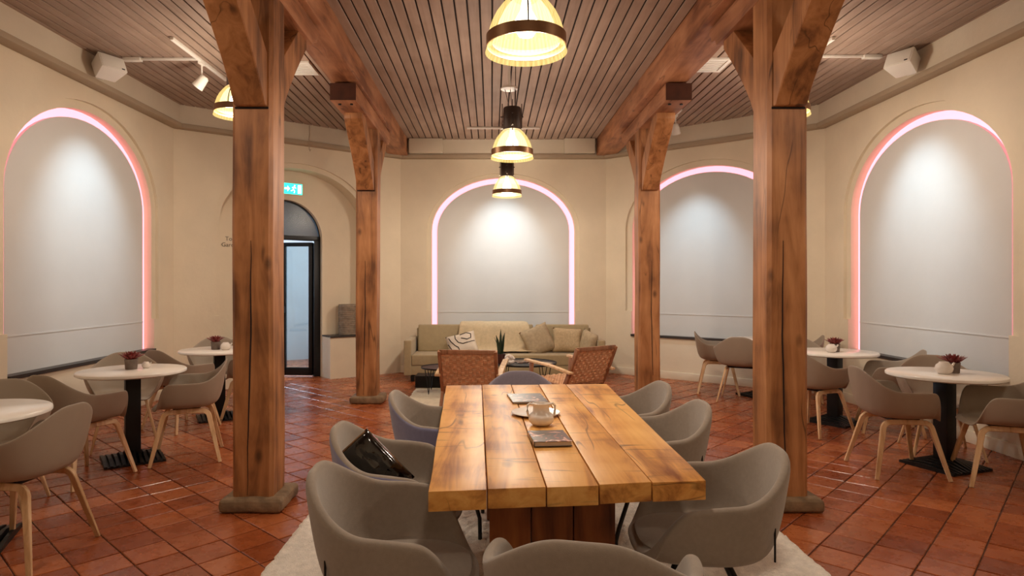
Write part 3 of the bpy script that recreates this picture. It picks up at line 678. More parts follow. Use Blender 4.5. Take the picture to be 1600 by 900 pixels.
c3 = W3.pt(W3.L/2, 0, 0); s3 = c3 + W3.n*0.85
track(s3.x-0.05, s3.y-0.25, s3.y+0.25, None, (s3.x-0.05, s3.y, 3.52), (c3.x-0.12, c3.y+0.08, 1.75), 'short white ceiling track lighting the far right arch')

def speaker(x, y, z, rz, label):
    t = thing('wall_speaker', (x, y, z), rz, label, 'speaker', 'white wall speakers')
    rot = Matrix.Rotation(math.radians(-26), 4, 'X')
    cb_ = obj('cabinet', MB().prism([rot @ Vector(p) for p in ((-0.13,-0.09,-0.085),(0.13,-0.09,-0.085),(0.10,0.10,-0.085),(-0.10,0.10,-0.085))], [rot @ Vector(p) for p in ((-0.13,-0.09,0.085),(0.13,-0.09,0.085),(0.10,0.10,0.085),(-0.10,0.10,0.085))]).mesh('cabinet', bevel=0.012), M['white'], t)
    obj('grille', MB().prism([rot @ Vector(p) for p in ((-0.117,-0.094,-0.073),(0.117,-0.094,-0.073),(0.117,-0.088,-0.073),(-0.117,-0.088,-0.073))], [rot @ Vector(p) for p in ((-0.117,-0.094,0.073),(0.117,-0.094,0.073),(0.117,-0.088,0.073),(-0.117,-0.088,0.073))]).mesh('grille', bevel=0.002), M['white'], cb_)
    obj('badge', MB().prism([rot @ Vector(p) for p in ((0.07,-0.097,-0.066),(0.10,-0.097,-0.066),(0.10,-0.093,-0.066),(0.07,-0.093,-0.066))], [rot @ Vector(p) for p in ((0.07,-0.097,-0.054),(0.10,-0.097,-0.054),(0.10,-0.093,-0.054),(0.07,-0.093,-0.054))]), M['black'], cb_)
    obj('bracket', MB().box(-0.035, 0.035, 0.07, 0.20, -0.05, 0.06).mesh('bracket', bevel=0.006), M['white'], t)
    obj('mount_plate', MB().box(-0.07, 0.07, 0.185, 0.20, -0.08, 0.10).mesh('mount_plate', bevel=0.004), M['white'], t)
speaker(-3.82, 6.38, 3.585, math.radians(62), 'white wall speaker above the left arch')
speaker(4.02, 6.25, 3.585, math.radians(-62), 'white wall speaker above the right arch')
for x, y, lab in ((-2.03, 6.78, 'white square ceiling grille beside the left-hand beam'), (2.30, 6.68, 'white square ceiling grille beside the right-hand beam')):
    t = thing('ceiling_grille', (x, y, H), 0, lab, 'vent', 'ceiling grilles')
    m = MB()
    for a in ((-0.15,0.15,-0.20,-0.16),(-0.15,0.15,0.16,0.20),(-0.15,-0.11,-0.16,0.16),(0.11,0.15,-0.16,0.16)): m.box(a[0],a[1],a[2],a[3],-0.02,-0.002)
    obj('frame', m, M['white'], t)
    for k in range(6): obj('louvre', MB().box(-0.11, 0.11, -0.15+k*0.052, -0.115+k*0.052, -0.014, -0.006), M['white'], t)

# ------------------------------------------------------------------ rugs
def rug(name, x0, x1, y0, y1, mat, label, th=0.024, step=0.018):
    nx = int((x1-x0)/step); ny = int((y1-y0)/step); v = []; f = []
    for j in range(ny+1):
        for i in range(nx+1):
            ed = min(i, nx-i, j, ny-j)
            wob = 0.018*noise.noise(Vector((i*0.31, j*0.29, 3.1))) if ed == 0 else 0.006*noise.noise(Vector((i*1.7, j*1.9, 1)))
            z = th*(0.72+0.65*noise.noise(Vector((i*0.63, j*0.63, 0)))+0.3*noise.noise(Vector((i*0.2, j*0.2, 5))))
            if ed == 0: z = 0.003
            v.append((x0+(x1-x0)*i/nx+wob, y0+(y1-y0)*j/ny+wob, max(0.003, z)))
    for j in range(ny):
        for i in range(nx): a = j*(nx+1)+i; f.append((a, a+1, a+nx+2, a+nx+1))
    me = MB().add(v, f).mesh(name, smooth=True, angle=90)
    return tag(obj(name, me, mat), label, 'rug')
rug('shag_rug', -1.13, 1.66, 1.2, 4.35, M['rug'], 'cream shaggy rug under the long wooden dining table')
rug('lounge_rug', -1.03, 1.35, 7.12, 9.22, M['rug2'], 'pale beige rug in front of the sofa', th=0.014, step=0.03)

# ------------------------------------------------------------------ dining table
TT = 0.76; TH = 0.066
tb = thing('dining_table', (0.27, 3.15, 0), 0, 'long dining table of thick honey-coloured wooden boards', 'table')
fx = [(-0.206, 2.06), (-0.014, 2.085), (0.181, 2.108), (0.358, 2.128), (0.541, 2.155), (0.731, 2.18)]
bx_ = [(-0.299, 4.214), (-0.064, 4.225), (0.130, 4.235), (0.313, 4.245), (0.492, 4.255), (0.768, 4.268)]
for k in range(5):
    g = 0.0022; dz = (0.0, 0.001, -0.001, 0.0015, 0.0)[k]
    A = Vector((fx[k][0]+g, fx[k][1])); B = Vector((fx[k+1][0]-g, fx[k+1][1]-0.004+rnd.uniform(0, 0.006))); Cc = Vector((bx_[k+1][0]-g, bx_[k+1][1])); D = Vector((bx_[k][0]+g, bx_[k][1]))
    o0 = (A+B+Cc+D)/4
    n = 16; v = []; f = []
    for i in range(n+1):
        t_ = i/n; a = A.lerp(D, t_)-o0; b = B.lerp(Cc, t_)-o0
        w0 = noise.noise(Vector((t_*5, k*3.3, 0)))*0.004 if k == 0 else 0; w1 = noise.noise(Vector((t_*5, k*3.3, 9)))*0.004 if k == 4 else 0
        zz = noise.noise(Vector((t_*4, k*2.7, 4)))*0.0012
        v += [(a.x+w0, a.y, -TH), (b.x+w1, b.y, -TH), (b.x+w1, b.y, zz), (a.x+w0, a.y, zz)]
    for i in range(n):
        for q in range(4): f.append((i*4+q, i*4+(q+1) % 4, i*4+4+(q+1) % 4, i*4+4+q))
    f += [(3,2,1,0), tuple(n*4+q for q in range(4))]
    obj('board', MB().add(v, f).mesh('board', bevel=0.003, seg=2), M['tabletop'], tb, loc=(o0.x-0.27, o0.y-3.15, TT+dz))
def pedestal(y, xa, xb):
    w_ = (xb-xa)/3
    for k in range(3):
        o = obj('pedestal_board', MB().box(-w_/2+0.002, w_/2-0.002, -0.035, 0.035, 0, TT-TH-0.001-0.018).mesh('pedestal_board', bevel=0.004), M['tablebase'], tb, loc=(xa+w_*(k+0.5)-0.27, y-3.15, 0.018))
pedestal(2.48, -0.01, 0.475); pedestal(3.85, -0.03, 0.50)
obj('stretcher', MB().box(-0.05, 0.05, -0.645, 0.645, 0.22, 0.34).mesh('stretcher', bevel=0.005), M['tablebase'], tb, loc=(-0.03, 0.015, 0))

# ------------------------------------------------------------------ armchairs
def sstep(a, b, x):
    t = max(0, min(1, (x-a)/(b-a))); return t*t*(3-2*t)
def chair_shell(seat_z, hb, ha, thick, flare, sub=2, hf=None, c0=112, c1=143, moff=0):
    nphi = 56; v = [(0, 0.0, seat_z-0.012)]; f = []
    def srad(a, b, n, s, c): return (abs(s/a)**n+abs(c/b)**n)**(-1/n)
    rings = [(0.35,0),(0.70,0),(0.90,0),(1.0,0.0)]
    cols = []
    for i in range(nphi):
        ph = 2*PI*i/nphi; deg = math.degrees(ph if ph <= PI else 2*PI-ph)
        s, c = math.sin(ph), -math.cos(ph)
        Rs = srad(0.232, 0.215, 2.6, s, c)
        Hh = hb + (ha-hb)*sstep(10, 72, deg)
        if hf is not None: Hh += (hf-ha)*sstep(70, 118, deg)
        k = 1-sstep(c0, c1, deg)
        Hh = Hh*k
        # rim radius: leaning back, flaring arms, rounded front lip
        Rr = srad(0.300+flare, 0.292, 2.5, s, c)*k + srad(0.262, 0.262, 2.8, s, c)*(1-k)
        col = []
        for q in (0.4, 0.75): col.append((Rs*q*s, Rs*q*c, seat_z-0.010+0.008*q))
        col.append((Rs*s, Rs*c, seat_z+0.012*k-0.004*(1-k)))
        for q in (0.12, 0.35, 0.62, 0.84, 1.0):
            rr = Rs+(Rr-Rs)*(q**0.55 if k > 0.5 else q); z = seat_z+0.012*k + (Hh-0.012*k)*q - 0.022*(1-k)*q*q
            col.append((rr*s, rr*c, z))
        cols.append(col)
    m = len(cols[0])
    for col in cols: v += col
    for i in range(nphi):
        j = (i+1) % nphi; f.append((0, 1+i*m, 1+j*m))
        for q in range(m-1): f.append((1+i*m+q, 1+i*m+q+1, 1+j*m+q+1, 1+j*m+q))
    me = MB().add(v, f).mesh('shell')
    me.materials.append(M['felt']); me.materials.append(M['felt'])
    up = sum(p.normal.z for p in me.polygons)
    if up < 0: me.flip_normals()
    return bake(me, [('SOLIDIFY', dict(thickness=thick, offset=-1.0, material_offset=moff, material_offset_rim=0)), ('SUBSURF', dict(levels=sub))])
def make_felt_chair(outer='felt', inner='felt'):
    t = thing('armchair', (0,0,0), 0, 'x', 'chair', 'felt armchairs round the dining table')
    me = chair_shell(0.43, 0.358, 0.215, 0.038, -0.026, hf=0.195, c0=104, c1=148, moff=1 if outer != inner else 0)
    me.materials[0] = M[inner]; me.materials[1] = M[outer]
    obj('seat_shell', me, None, t)
    # pad
    n = 40; m = MB(); m.lathe([(0.0,0.448),(0.15,0.450),(0.208,0.446),(0.226,0.436),(0.222,0.424),(0.0,0.420)], n)
    def sq(x, y):
        r = math.hypot(x, y)
        if r < 1e-6: return x, y
        c_, s_ = x/r, y/r; k_ = (abs(c_)**2.8+abs(s_)**2.8)**(-1/2.8); return x*k_*0.97, y*k_*0.97+0.012
    m.v = [(*sq(x, y), z) for x, y, z in m.v]; obj('seat_pad', m.mesh('seat_pad', smooth=True, angle=70), M['felt'], t)
    for sx in (-1, 1):
        obj('seam', MB().box(-0.002, 0.002, -0.004, 0.002, -0.07, 0.05).mesh('seam'), M['black'], t, loc=(sx*0.222, -0.222, 0.50), rot=(0, 0, sx*PI/4))
    obj('hub', MB().lathe([(0.0,0.36),(0.07,0.36),(0.09,0.385),(0.09,0.395),(0.0,0.395)], 20).mesh('hub', smooth=True), M['black'], t)
    for k in range(4):
        a = PI/4+k*PI/2; ca, sa = math.cos(a), math.sin(a)
        pts = [(0.03*ca,0.03*sa,0.372),(0.14*ca,0.14*sa,0.355),(0.27*ca,0.27*sa,0.17),(0.295*ca,0.295*sa,0.12),(0.30*ca,0.30*sa,0.0)]
        obj('leg', MB().tube(pts, 0.011, 8).mesh('leg', smooth=True), M['black'], t)
    return t
def make_shell_chair():
    t = thing('shell_chair', (0,0,0), 0, 'x', 'chair', 'grey shell chairs round the bistro tables')
    me = chair_shell(0.445, 0.355, 0.205, 0.011, 0.012); me.materials.clear(); obj('seat_shell', me, M['shell'], t)
    obj('seat_bracket', MB().box(-0.15, 0.15, -0.10, 0.10, 0.405, 0.432).mesh('seat_bracket', bevel=0.01), M['black'], t)
    sec = [(-0.019,-0.012),(0.019,-0.012),(0.019,0.012),(-0.019,0.012)]
    for sx in (-1, 1):
        for sy in (-1, 1):
            pts = [(sx*0.150, 0, 0.405), (sx*0.155, sy*0.09, 0.405)]
            for i in range(1, 6):
                a = i/5*math.radians(76); R = 0.055
                pts.append((sx*(0.158+0.010*i/5), sy*(0.115+R*math.sin(a)), 0.405-R*(1-math.cos(a))))
            pts.append((sx*0.252, sy*0.252, 0.0))
            tp = [1, 1]+[1]*5+[0.72]
            m = MB().sweep(pts, sec, lambda i, sx=sx: Vector((sx*1.0, 0, 0.30)), tp)
            m.v = [(x, y, max(0, z)) for x, y, z in m.v]
            obj('leg', m.mesh('leg', bevel=0.003, seg=1), M['oak'], t)
    return t
fc = make_felt_chair(); fb = make_felt_chair('felt_blue', 'felt'); fd = make_felt_chair('felt_blue', 'felt_lilac'); sc = make_shell_chair()
def face(dx, dy): return math.atan2(dy, dx)-PI/2
RZ = 0.017
for x, y, dx, dy, lab in (
    (-0.30, 2.22, 1, 0.02, 'grey felt armchair at the near left corner of the dining table, empty'),
    (-0.385, 2.87, 1, -0.03, 'grey felt armchair with bluish outside holding the black handbag'),
    (-0.27, 3.74, 1, -0.02, 'bluish grey felt armchair at the far left of the dining table'),
    (0.80, 2.50, -1, 0.10, 'brownish grey felt armchair at the near right corner of the dining table'),
    (0.83, 3.43, -1, -0.02, 'middle grey felt armchair on the right side of the dining table'),
    (0.80, 4.07, -1, -0.12, 'farthest grey felt armchair on the right side of the dining table')):
    spawn(fb if x < 0 and y > 2.5 else fc, (x, y, RZ), face(dx, dy), lab)
spawn(fc, (0.29, 1.86, RZ), face(0.22, 1), 'grey felt armchair seen from behind at the near end of the dining table')
spawn(fd, (0.215, 4.44, 0), face(0.02, -1), 'bluish grey felt armchair at the far end of the dining table')
drop_tree(fc); drop_tree(fb); drop_tree(fd)
for x, y, dx, dy, lab in (
    (-2.49, 3.38, -1, 0.05, 'nearest grey shell chair at the left edge, back turned to the camera'),
    (-3.12, 3.98, 0.35, -0.9, 'grey shell chair behind the cut-off table at the left edge'),
    (-3.02, 4.70, 0.33, 0.94, 'grey shell chair on the near side of the left table with the red succulent'),
    (-2.50, 5.27, -0.93, -0.36, 'grey shell chair right of the left table, its oak legs towards the post'),
    (-3.25, 5.68, 0.5, -0.87, 'grey shell chair behind the left table under the dark sill'),
    (-3.08, 6.36, 0.45, 0.9, 'grey shell chair on the near side of the far left table'),
    (-2.57, 6.90, -1, -0.05, 'grey shell chair right of the far left table, mostly hidden by the post'),
    (-3.15, 7.35, 0.4, -0.9, 'grey shell chair behind the far left table'),
    (3.08, 4.88, 1, -0.10, 'grey shell chair left of the near right table, oak legs in full view'),
    (3.69, 4.63, -0.93, 0.36, 'grey shell chair at the right of the near right table, cut by the frame'),
    (3.80, 5.42, -0.35, -0.94, 'pale-fronted grey shell chair behind the near right table'),
    (3.86, 6.22, -0.92, 0.38, 'grey shell chair between the two right tables beside the arch'),
    (3.12, 6.20, 0.89, 0.45, 'grey shell chair just right of the near right post'),
    (3.55, 7.22, -0.1, -1, 'grey shell chair behind the middle right table'),
    (3.78, 7.92, -0.9, 0.3, 'grey shell chair right of the farthest right table'),
    (3.05, 7.82, 0.45, 0.89, 'dark-backed grey shell chair left of the near right post'),
    (2.98, 8.42, 0.9, -0.3, 'grey shell chair below the far right arch, half hidden by another chair'),
    (3.80, 3.92, 0.75, 0.66, 'grey shell chair at the right edge of the photo, only a corner showing')):
    spawn(sc, (x, y, 0), face(dx, dy), lab)
drop_tree(sc)

# ------------------------------------------------------------------ bistro tables
def make_bistro():
    t = thing('bistro_table', (0,0,0), 0, 'x', 'table', 'round white bistro tables')
    obj('tabletop', MB().lathe([(0.0,0.700),(0.385,0.700),(0.40,0.708),(0.40,0.724),(0.394,0.73),(0.0,0.73)], 64).mesh('tabletop', smooth=True, angle=50), M['white_top'], t)
    obj('column', MB().box(-0.055, 0.055, -0.055, 0.055, 0.03, 0.70).mesh('column', bevel=0.006), M['black'], t)
    obj('mount_plate', MB().box(-0.15, 0.15, -0.15, 0.15, 0.688, 0.70).mesh('mount_plate', bevel=0.003), M['black'], t)
    s = 0.215
    bp_ = obj('base_plate', MB().prism([(-s,-s,0.0),(s,-s,0.0),(s,s,0.0),(-s,s,0.0)], [(-s,-s,0.012),(s,-s,0.012),(s,s,0.012),(-s,s,0.012)]), M['black'], t)
    for k in range(11):
        x = -s+0.012+k*(2*s-0.024)/10; h = 0.030+0.055*(1-abs(k-5)/5.5); e_ = s*(1.0-0.0*abs(k-5)/5)
        pr = [(-e_,0.010),(e_,0.010),(e_,0.020),(0.05,h),(-0.05,h),(-e_,0.020)]
        obj('base_rib', MB().prism([(x-0.011,a,z) for a,z in pr], [(x+0.011,a,z) for a,z in pr]), M['black'], bp_)
    return t
bt = make_bistro()
TABS = [(-2.88, 3.50, 0.4, 'white round table cut by the left edge, black column'),
        (-2.917, 5.20, 0.62, 'white round table on the left with a red succulent, under the dark sill'),
        (-2.90, 6.82, 0.5, 'white round table farthest on the left, half hidden by the post'),
        (3.54, 5.00, 0.35, 'white round table nearest on the right, with succulent and white jar'),
        (3.54, 6.60, 0.6, 'white round table in the middle on the right, behind the near table'),
        (3.42, 8.12, 0.3, 'white round table farthest on the right, mostly behind the post')]
for x, y, r, lab in TABS: spawn(bt, (x, y, 0), r, lab)
drop_tree(bt)
def make_succulent():
    t = thing('potted_succulent', (0,0,0), 0, 'x', 'plant', 'potted succulents')
    obj('pot', MB().lathe([(0.0,0.0),(0.038,0.0),(0.044,0.072),(0.039,0.072),(0.037,0.06),(0.0,0.06)], 20).mesh('pot', smooth=True), M['pot'], t)
    r = random.Random(3); m = MB()
    for k in range(30):
        a = k*2.4; tl = 0.25+0.75*(k/30); L_ = 0.05+0.035*tl; ca, sa = math.cos(a), math.sin(a)
        pts = []; 
        for i in range(5):
            q = i/4; rad = 0.012+L_*q*tl; z = 0.062+L_*q*(1.35-tl*0.6)+r.uniform(-0.004, 0.004)-0.02*q*q*tl
            pts.append((rad*ca, rad*sa, z))
        m.sweep(pts, [(-0.010,0),(0,-0.004),(0.010,0),(0,0.004)], Vector((0,0,1)), [0.7,1.1,1.2,0.9,0.15])
    tag(obj('foliage', m, M['succ'], t), kind='stuff')
    return t
su = make_succulent()
for x, y, z, rz, lab in ((-2.95, 5.24, 0.73, 0.2, 'dark red succulent in a small pot on the left table'), (-2.93, 6.80, 0.73, 1.2, 'dark red succulent in a small pot on the far left table'),
                         (3.62, 5.02, 0.73, 2.0, 'dark red succulent on the near right table'), (3.53, 6.58, 0.73, 0.7, 'dark red succulent on the middle right table')):
    spawn(su, (x, y, z), rz, lab).scale = (1.15,)*3
drop_tree(su)
def jar(x, y, s, lab):
    t = thing('sugar_jar', (x, y, 0.73), 0, lab, 'jar', 'small white jars on the tables')
    bd_ = obj('body', MB().lathe([(0.0,0.0),(0.035,0.0),(0.055,0.02),(0.062,0.045),(0.055,0.07),(0.036,0.086),(0.033,0.095),(0.029,0.095),(0.030,0.085),(0.0,0.08)], 24).mesh('body', smooth=True, angle=60), M['ceramic'], t)
    obj('spout', MB().tube([(0.045,0.0,0.055),(0.068,0,0.07),(0.078,0,0.088)], 0.010, 8, [1.2,0.9,0.7]).mesh('spout', smooth=True), M['ceramic'], bd_)
    t.scale = (s, s, s)
jar(3.50, 4.95, 1.0, 'small white ceramic jar beside the succulent on the near right table')
jar(3.45, 6.50, 0.9, 'small white ceramic jar on the middle right table')
jar(-2.86, 5.30, 0.55, 'tiny white jar behind the succulent on the left table')
jar(-2.80, 6.74, 0.85, 'small white jar beside the succulent on the far left table')

# ------------------------------------------------------------------ things on the dining table
def magazine(x, y, rz, w_, h_, th, lab):
    t = thing('magazine', (x, y, TT+0.0025), rz, lab, 'magazine', 'magazines on the dining table')
    obj('pages', MB().box(-w_/2+0.002, w_/2-0.003, -h_/2+0.003, h_/2-0.003, 0.002, th-0.001), M['paper'], t)
    obj('cover', MB().box(-w_/2, w_/2, -h_/2, h_/2, th-0.001, th+0.001), M['cover'], t)
    obj('back_cover', MB().box(-w_/2, w_/2, -h_/2, h_/2, 0, 0.002), M['cover'], t)
    obj('spine', MB().box(-w_/2-0.001, -w_/2+0.002, -h_/2, h_/2, 0, th+0.001), M['cover'], t)
magazine(0.245, 2.72, 0.09, 0.158, 0.20, 0.020, 'dark glossy magazine lying nearest on the dining table')
magazine(0.205, 3.69, 0.10, 0.20, 0.27, 0.010, 'dark glossy magazine behind the white jug')
sa_ = thing('saucer', (0.225, 3.27, TT+0.002), 0, 'white plate under and behind the jug on the dining table', 'plate')
obj('dish', MB().lathe([(0.0,0.0),(0.09,0.0),(0.125,0.012),(0.123,0.015),(0.088,0.005),(0.0,0.005)], 32).mesh('dish', smooth=True), M['ceramic'], sa_)
jg_s = 0.8
jg = thing('two_handled_jug', (0.235, 3.03, TT+0.002), 0.05, 'white ceramic jug with two handles on the dining table', 'jug')
obj('body', MB().lathe([(0.0,0.0),(0.050,0.0),(0.070,0.018),(0.076,0.040),(0.068,0.062),(0.050,0.076),(0.047,0.112),(0.053,0.128),(0.049,0.129),(0.042,0.112),(0.044,0.08),(0.0,0.075)], 36).mesh('body', smooth=True, angle=60), M['ceramic'], jg)
jg.scale = (jg_s,)*3
for sx in (-1, 1):
    obj('handle', MB().tube([(sx*0.046,0,0.118),(sx*0.068,0,0.126),(sx*0.082,0,0.113),(sx*0.082,0,0.080),(sx*0.076,0,0.056),(sx*0.066,0,0.054)], 0.0075, 8).mesh('handle', smooth=True), M['ceramic'], jg)

# black patent handbag leaning in the second chair
bag = thing('handbag', (-0.425, 2.86, 0.515), 0, 'shiny black patent leather handbag lying in a felt armchair', 'bag')
bag.rotation_euler = (math.radians(0), math.radians(-42), math.radians(10))
n = 18; v = []; f = []
Wb, Hb, Tb = 0.092, 0.31, 0.066
for i in range(n+1):
    for j in range(n+1):
        pass
m = MB()
def bagpt(u, w_, side):
    x = (u-0.5)*2; y = w_; e = max(0, 1-abs(x)**4); g = max(0.0, 1-(abs(2*y-1))**3.0)
    th = Tb*(e**0.5)*(g**0.5)*(1.0-0.45*y)
    cr = 0.012*noise.noise(Vector((u*4, w_*5, 2.2*side)))+0.006*noise.noise(Vector((u*11, w_*9, side)))
    return (x*Wb*(1.0-0.06*y), side*(th+cr*e*g), y*Hb)
for side in (-1, 1):
    base = len(m.v); vv = [bagpt(i/n, j/n, side) for j in range(n+1) for i in range(n+1)]
    m.add(vv, [(j*(n+1)+i, j*(n+1)+i+1, (j+1)*(n+1)+i+1, (j+1)*(n+1)+i) for j in range(n) for i in range(n)])
me = m.mesh('bag_body', smooth=True, angle=180); bm = bmesh.new(); bm.from_mesh(me); bmesh.ops.remove_doubles(bm, verts=bm.verts, dist=0.001); bmesh.ops.recalc_face_normals(bm, faces=bm.faces); bm.to_mesh(me); bm.free()
for p in me.polygons: p.use_smooth = True
me.transform(Matrix.Translation((0, 0, -0.02)))
obj('bag_body', me, M['patent'], bag)
obj('zip', MB().box(-0.07, 0.07, -0.006, 0.006, Hb-0.034, Hb-0.020).mesh('zip', bevel=0.003), M['bronze'], bag)
obj('strap', MB().sweep([(-0.06,0.0,Hb-0.03),(-0.088,-0.02,Hb*0.86),(-0.086,-0.045,Hb*0.6),(-0.07,-0.058,Hb*0.35),(-0.02,-0.060,Hb*0.2),(0.04,-0.058,Hb*0.3)], [(-0.012,-0.002),(0.012,-0.002),(0.012,0.002),(-0.012,0.002)], Vector((0,1,0.1))).mesh('strap', smooth=True), M['patent'], bag)

# ------------------------------------------------------------------ lounge corner
sf = thing('sofa', (0.19, 9.70, 0), 0, 'long olive beige sofa against the back wall under the arch', 'sofa')
def cushion(w_, d, h, name, mat, parent, loc, rot=(0,0,0), puff=0.03, bev=0.03):
    me = MB().box(-w_/2, w_/2, -d/2, d/2, -h/2, h/2).mesh(name, bevel=bev, seg=3)
    return obj(name, me, mat, parent, loc, rot)
SW = 1.465
obj('base', MB().box(-SW, SW, -0.40, 0.44, 0.10, 0.235).mesh('base', bevel=0.012), M['sofa'], sf)
for sx in (-1, 1): obj('armrest', MB().box(-0.055, 0.055, -0.415, 0.44, 0.09, 0.605).mesh('armrest', bevel=0.018, seg=3), M['sofa'], sf, loc=(sx*(SW-0.055), 0, 0))
obj('backrest', MB().box(-SW+0.11, SW-0.11, 0.28, 0.44, 0.2, 0.74).mesh('backrest', bevel=0.02, seg=3), M['sofa'], sf)
for k in range(2): cushion(1.35, 0.70, 0.155, 'seat_cushion', M['sofa'], sf, ((-0.677, 0.677)[k], -0.06, 0.315), bev=0.022)
for k, (cx, w_) in enumerate(((-0.96, 0.72), (-0.05, 1.08), (0.84, 1.02))): cushion(w_ if k == 0 else w_-0.2, 0.15, 0.42, 'back_cushion', M['sofa'], sf, (cx+(0 if k == 0 else 0.06), 0.20, 0.585), (math.radians(-9),0,0), bev=0.03)
for sx in (-1, 1):
    for sy in (-0.34, 0.38): obj('leg', MB().box(-0.025, 0.025, -0.025, 0.025, 0, 0.10).mesh('leg', bevel=0.004), M['black'], sf, loc=(sx*(SW-0.12), sy, 0))
# throw draped over the back
n = 30; v = []; f = []
path = [(0.50,0.44),(0.475,0.70),(0.44,0.80),(0.36,0.825),(0.24,0.82),(0.155,0.80),(0.12,0.70),(0.085,0.58),(0.045,0.46),(0.01,0.415),(-0.10,0.408),(-0.2,0.408)]
for j, (yy, zz) in enumerate(path):
    for i in range(n+1):
        u = i/n; wv = noise.noise(Vector((u*7, j*0.25, 2)))*0.018+0.008*math.sin(u*26+j*0.2)
        x = -0.62+0.90*u + (0.02*j*u if j > 3 else 0) - 0.012*j*(1-u)
        v.append((x, yy-abs(wv)-0.012, zz+wv*0.25+0.010))
for j in range(len(path)-1):
    for i in range(n): a = j*(n+1)+i; f.append((a, a+1, a+n+2, a+n+1))
me = bake(MB().add(v, f).mesh('throw_blanket'), [('SOLIDIFY', dict(thickness=0.012, offset=1.0)), ('SUBSURF', dict(levels=1))])
tag(obj('throw_blanket', me, M['throw'], loc=(0.19, 9.70, 0)), 'beige throw blanket draped over the middle of the sofa', 'blanket')
def pillow(x, y, z, s, rot, mat, lab, marks=False, hs=None):
    n = 14; m = MB(); hs = hs or s
    t = thing('scatter_pillow', (x, y, z), 0, lab, 'pillow', 'scatter pillows on the sofa'); t.rotation_euler = rot
    def P(u, w_, sd):
        a, b = 2*u-1, 2*w_-1; th = 0.075*max(0, (1-a**4))**0.6*max(0, (1-b**4))**0.6
        pin = 1-0.06*(1-abs(a*b)); return (a*s/2*(1-0.07*(1-b*b)*0.0-0.05*(1-abs(b))), sd*th+0.004*noise.noise(Vector((u*6, w_*6, sd+z))), b*hs/2*(1-0.05*(1-abs(a))))
    for sd in (-1, 1): m.add([P(i/n, j/n, sd) for j in range(n+1) for i in range(n+1)], [(j*(n+1)+i, j*(n+1)+i+1, (j+1)*(n+1)+i+1, (j+1)*(n+1)+i) for j in range(n) for i in range(n)])
    me = m.mesh('pillow_cover'); bm = bmesh.new(); bm.from_mesh(me); bmesh.ops.remove_doubles(bm, verts=bm.verts, dist=0.006); bmesh.ops.recalc_face_normals(bm, faces=bm.faces); bm.to_mesh(me); bm.free()
    for p in me.polygons: p.use_smooth = True
    pc_ = obj('pillow_cover', me, mat, t)
    if marks:
        for path_ in ([(0.10,0.85),(0.16,0.62),(0.26,0.42),(0.36,0.30),(0.40,0.10)], [(0.02,0.6),(0.08,0.40),(0.16,0.2)], [(0.34,0.95),(0.32,0.72),(0.40,0.52),(0.55,0.42),(0.78,0.44),(0.97,0.48)], [(0.50,0.88),(0.72,0.92),(0.88,0.80),(0.86,0.62),(0.72,0.58),(0.52,0.70)]):
            pts = []
            for a, b in zip(path_, path_[1:]):
                for q in range(5): pts.append((a[0]+(b[0]-a[0])*q/5, a[1]+(b[1]-a[1])*q/5))
            pts.append(path_[-1])
            pts3 = [Vector(P(u, w_, -1))-Vector((0,0.003,0)) for u, w_ in pts]
            obj('printed_line', MB().sweep(pts3, [(-0.006,-0.001),(0.006,-0.001),(0.006,0.001),(-0.006,0.001)], Vector((0,1,0))), M['black'], pc_)
pillow(-0.44, 9.52, 0.525, 0.44, (math.radians(-32), math.radians(-14), 0.05), M['pillow_w'], 'white pillow with black curved lines on the left of the sofa', True, 0.36)
pillow(0.70, 9.62, 0.575, 0.44, (math.radians(-18), math.radians(-22), 0.15), M['pillow'], 'grey beige linen pillow leaning near the middle right of the sofa')
pillow(1.14, 9.64, 0.575, 0.44, (math.radians(-16), math.radians(3), 0.0), M['pillow2'], 'square beige woven pillow on the right of the sofa', hs=0.37)
pillow(1.44, 9.50, 0.55, 0.34, (math.radians(-6), math.radians(14), math.radians(-62)), M['pillow'], 'small pillow turned sideways against the right sofa arm')

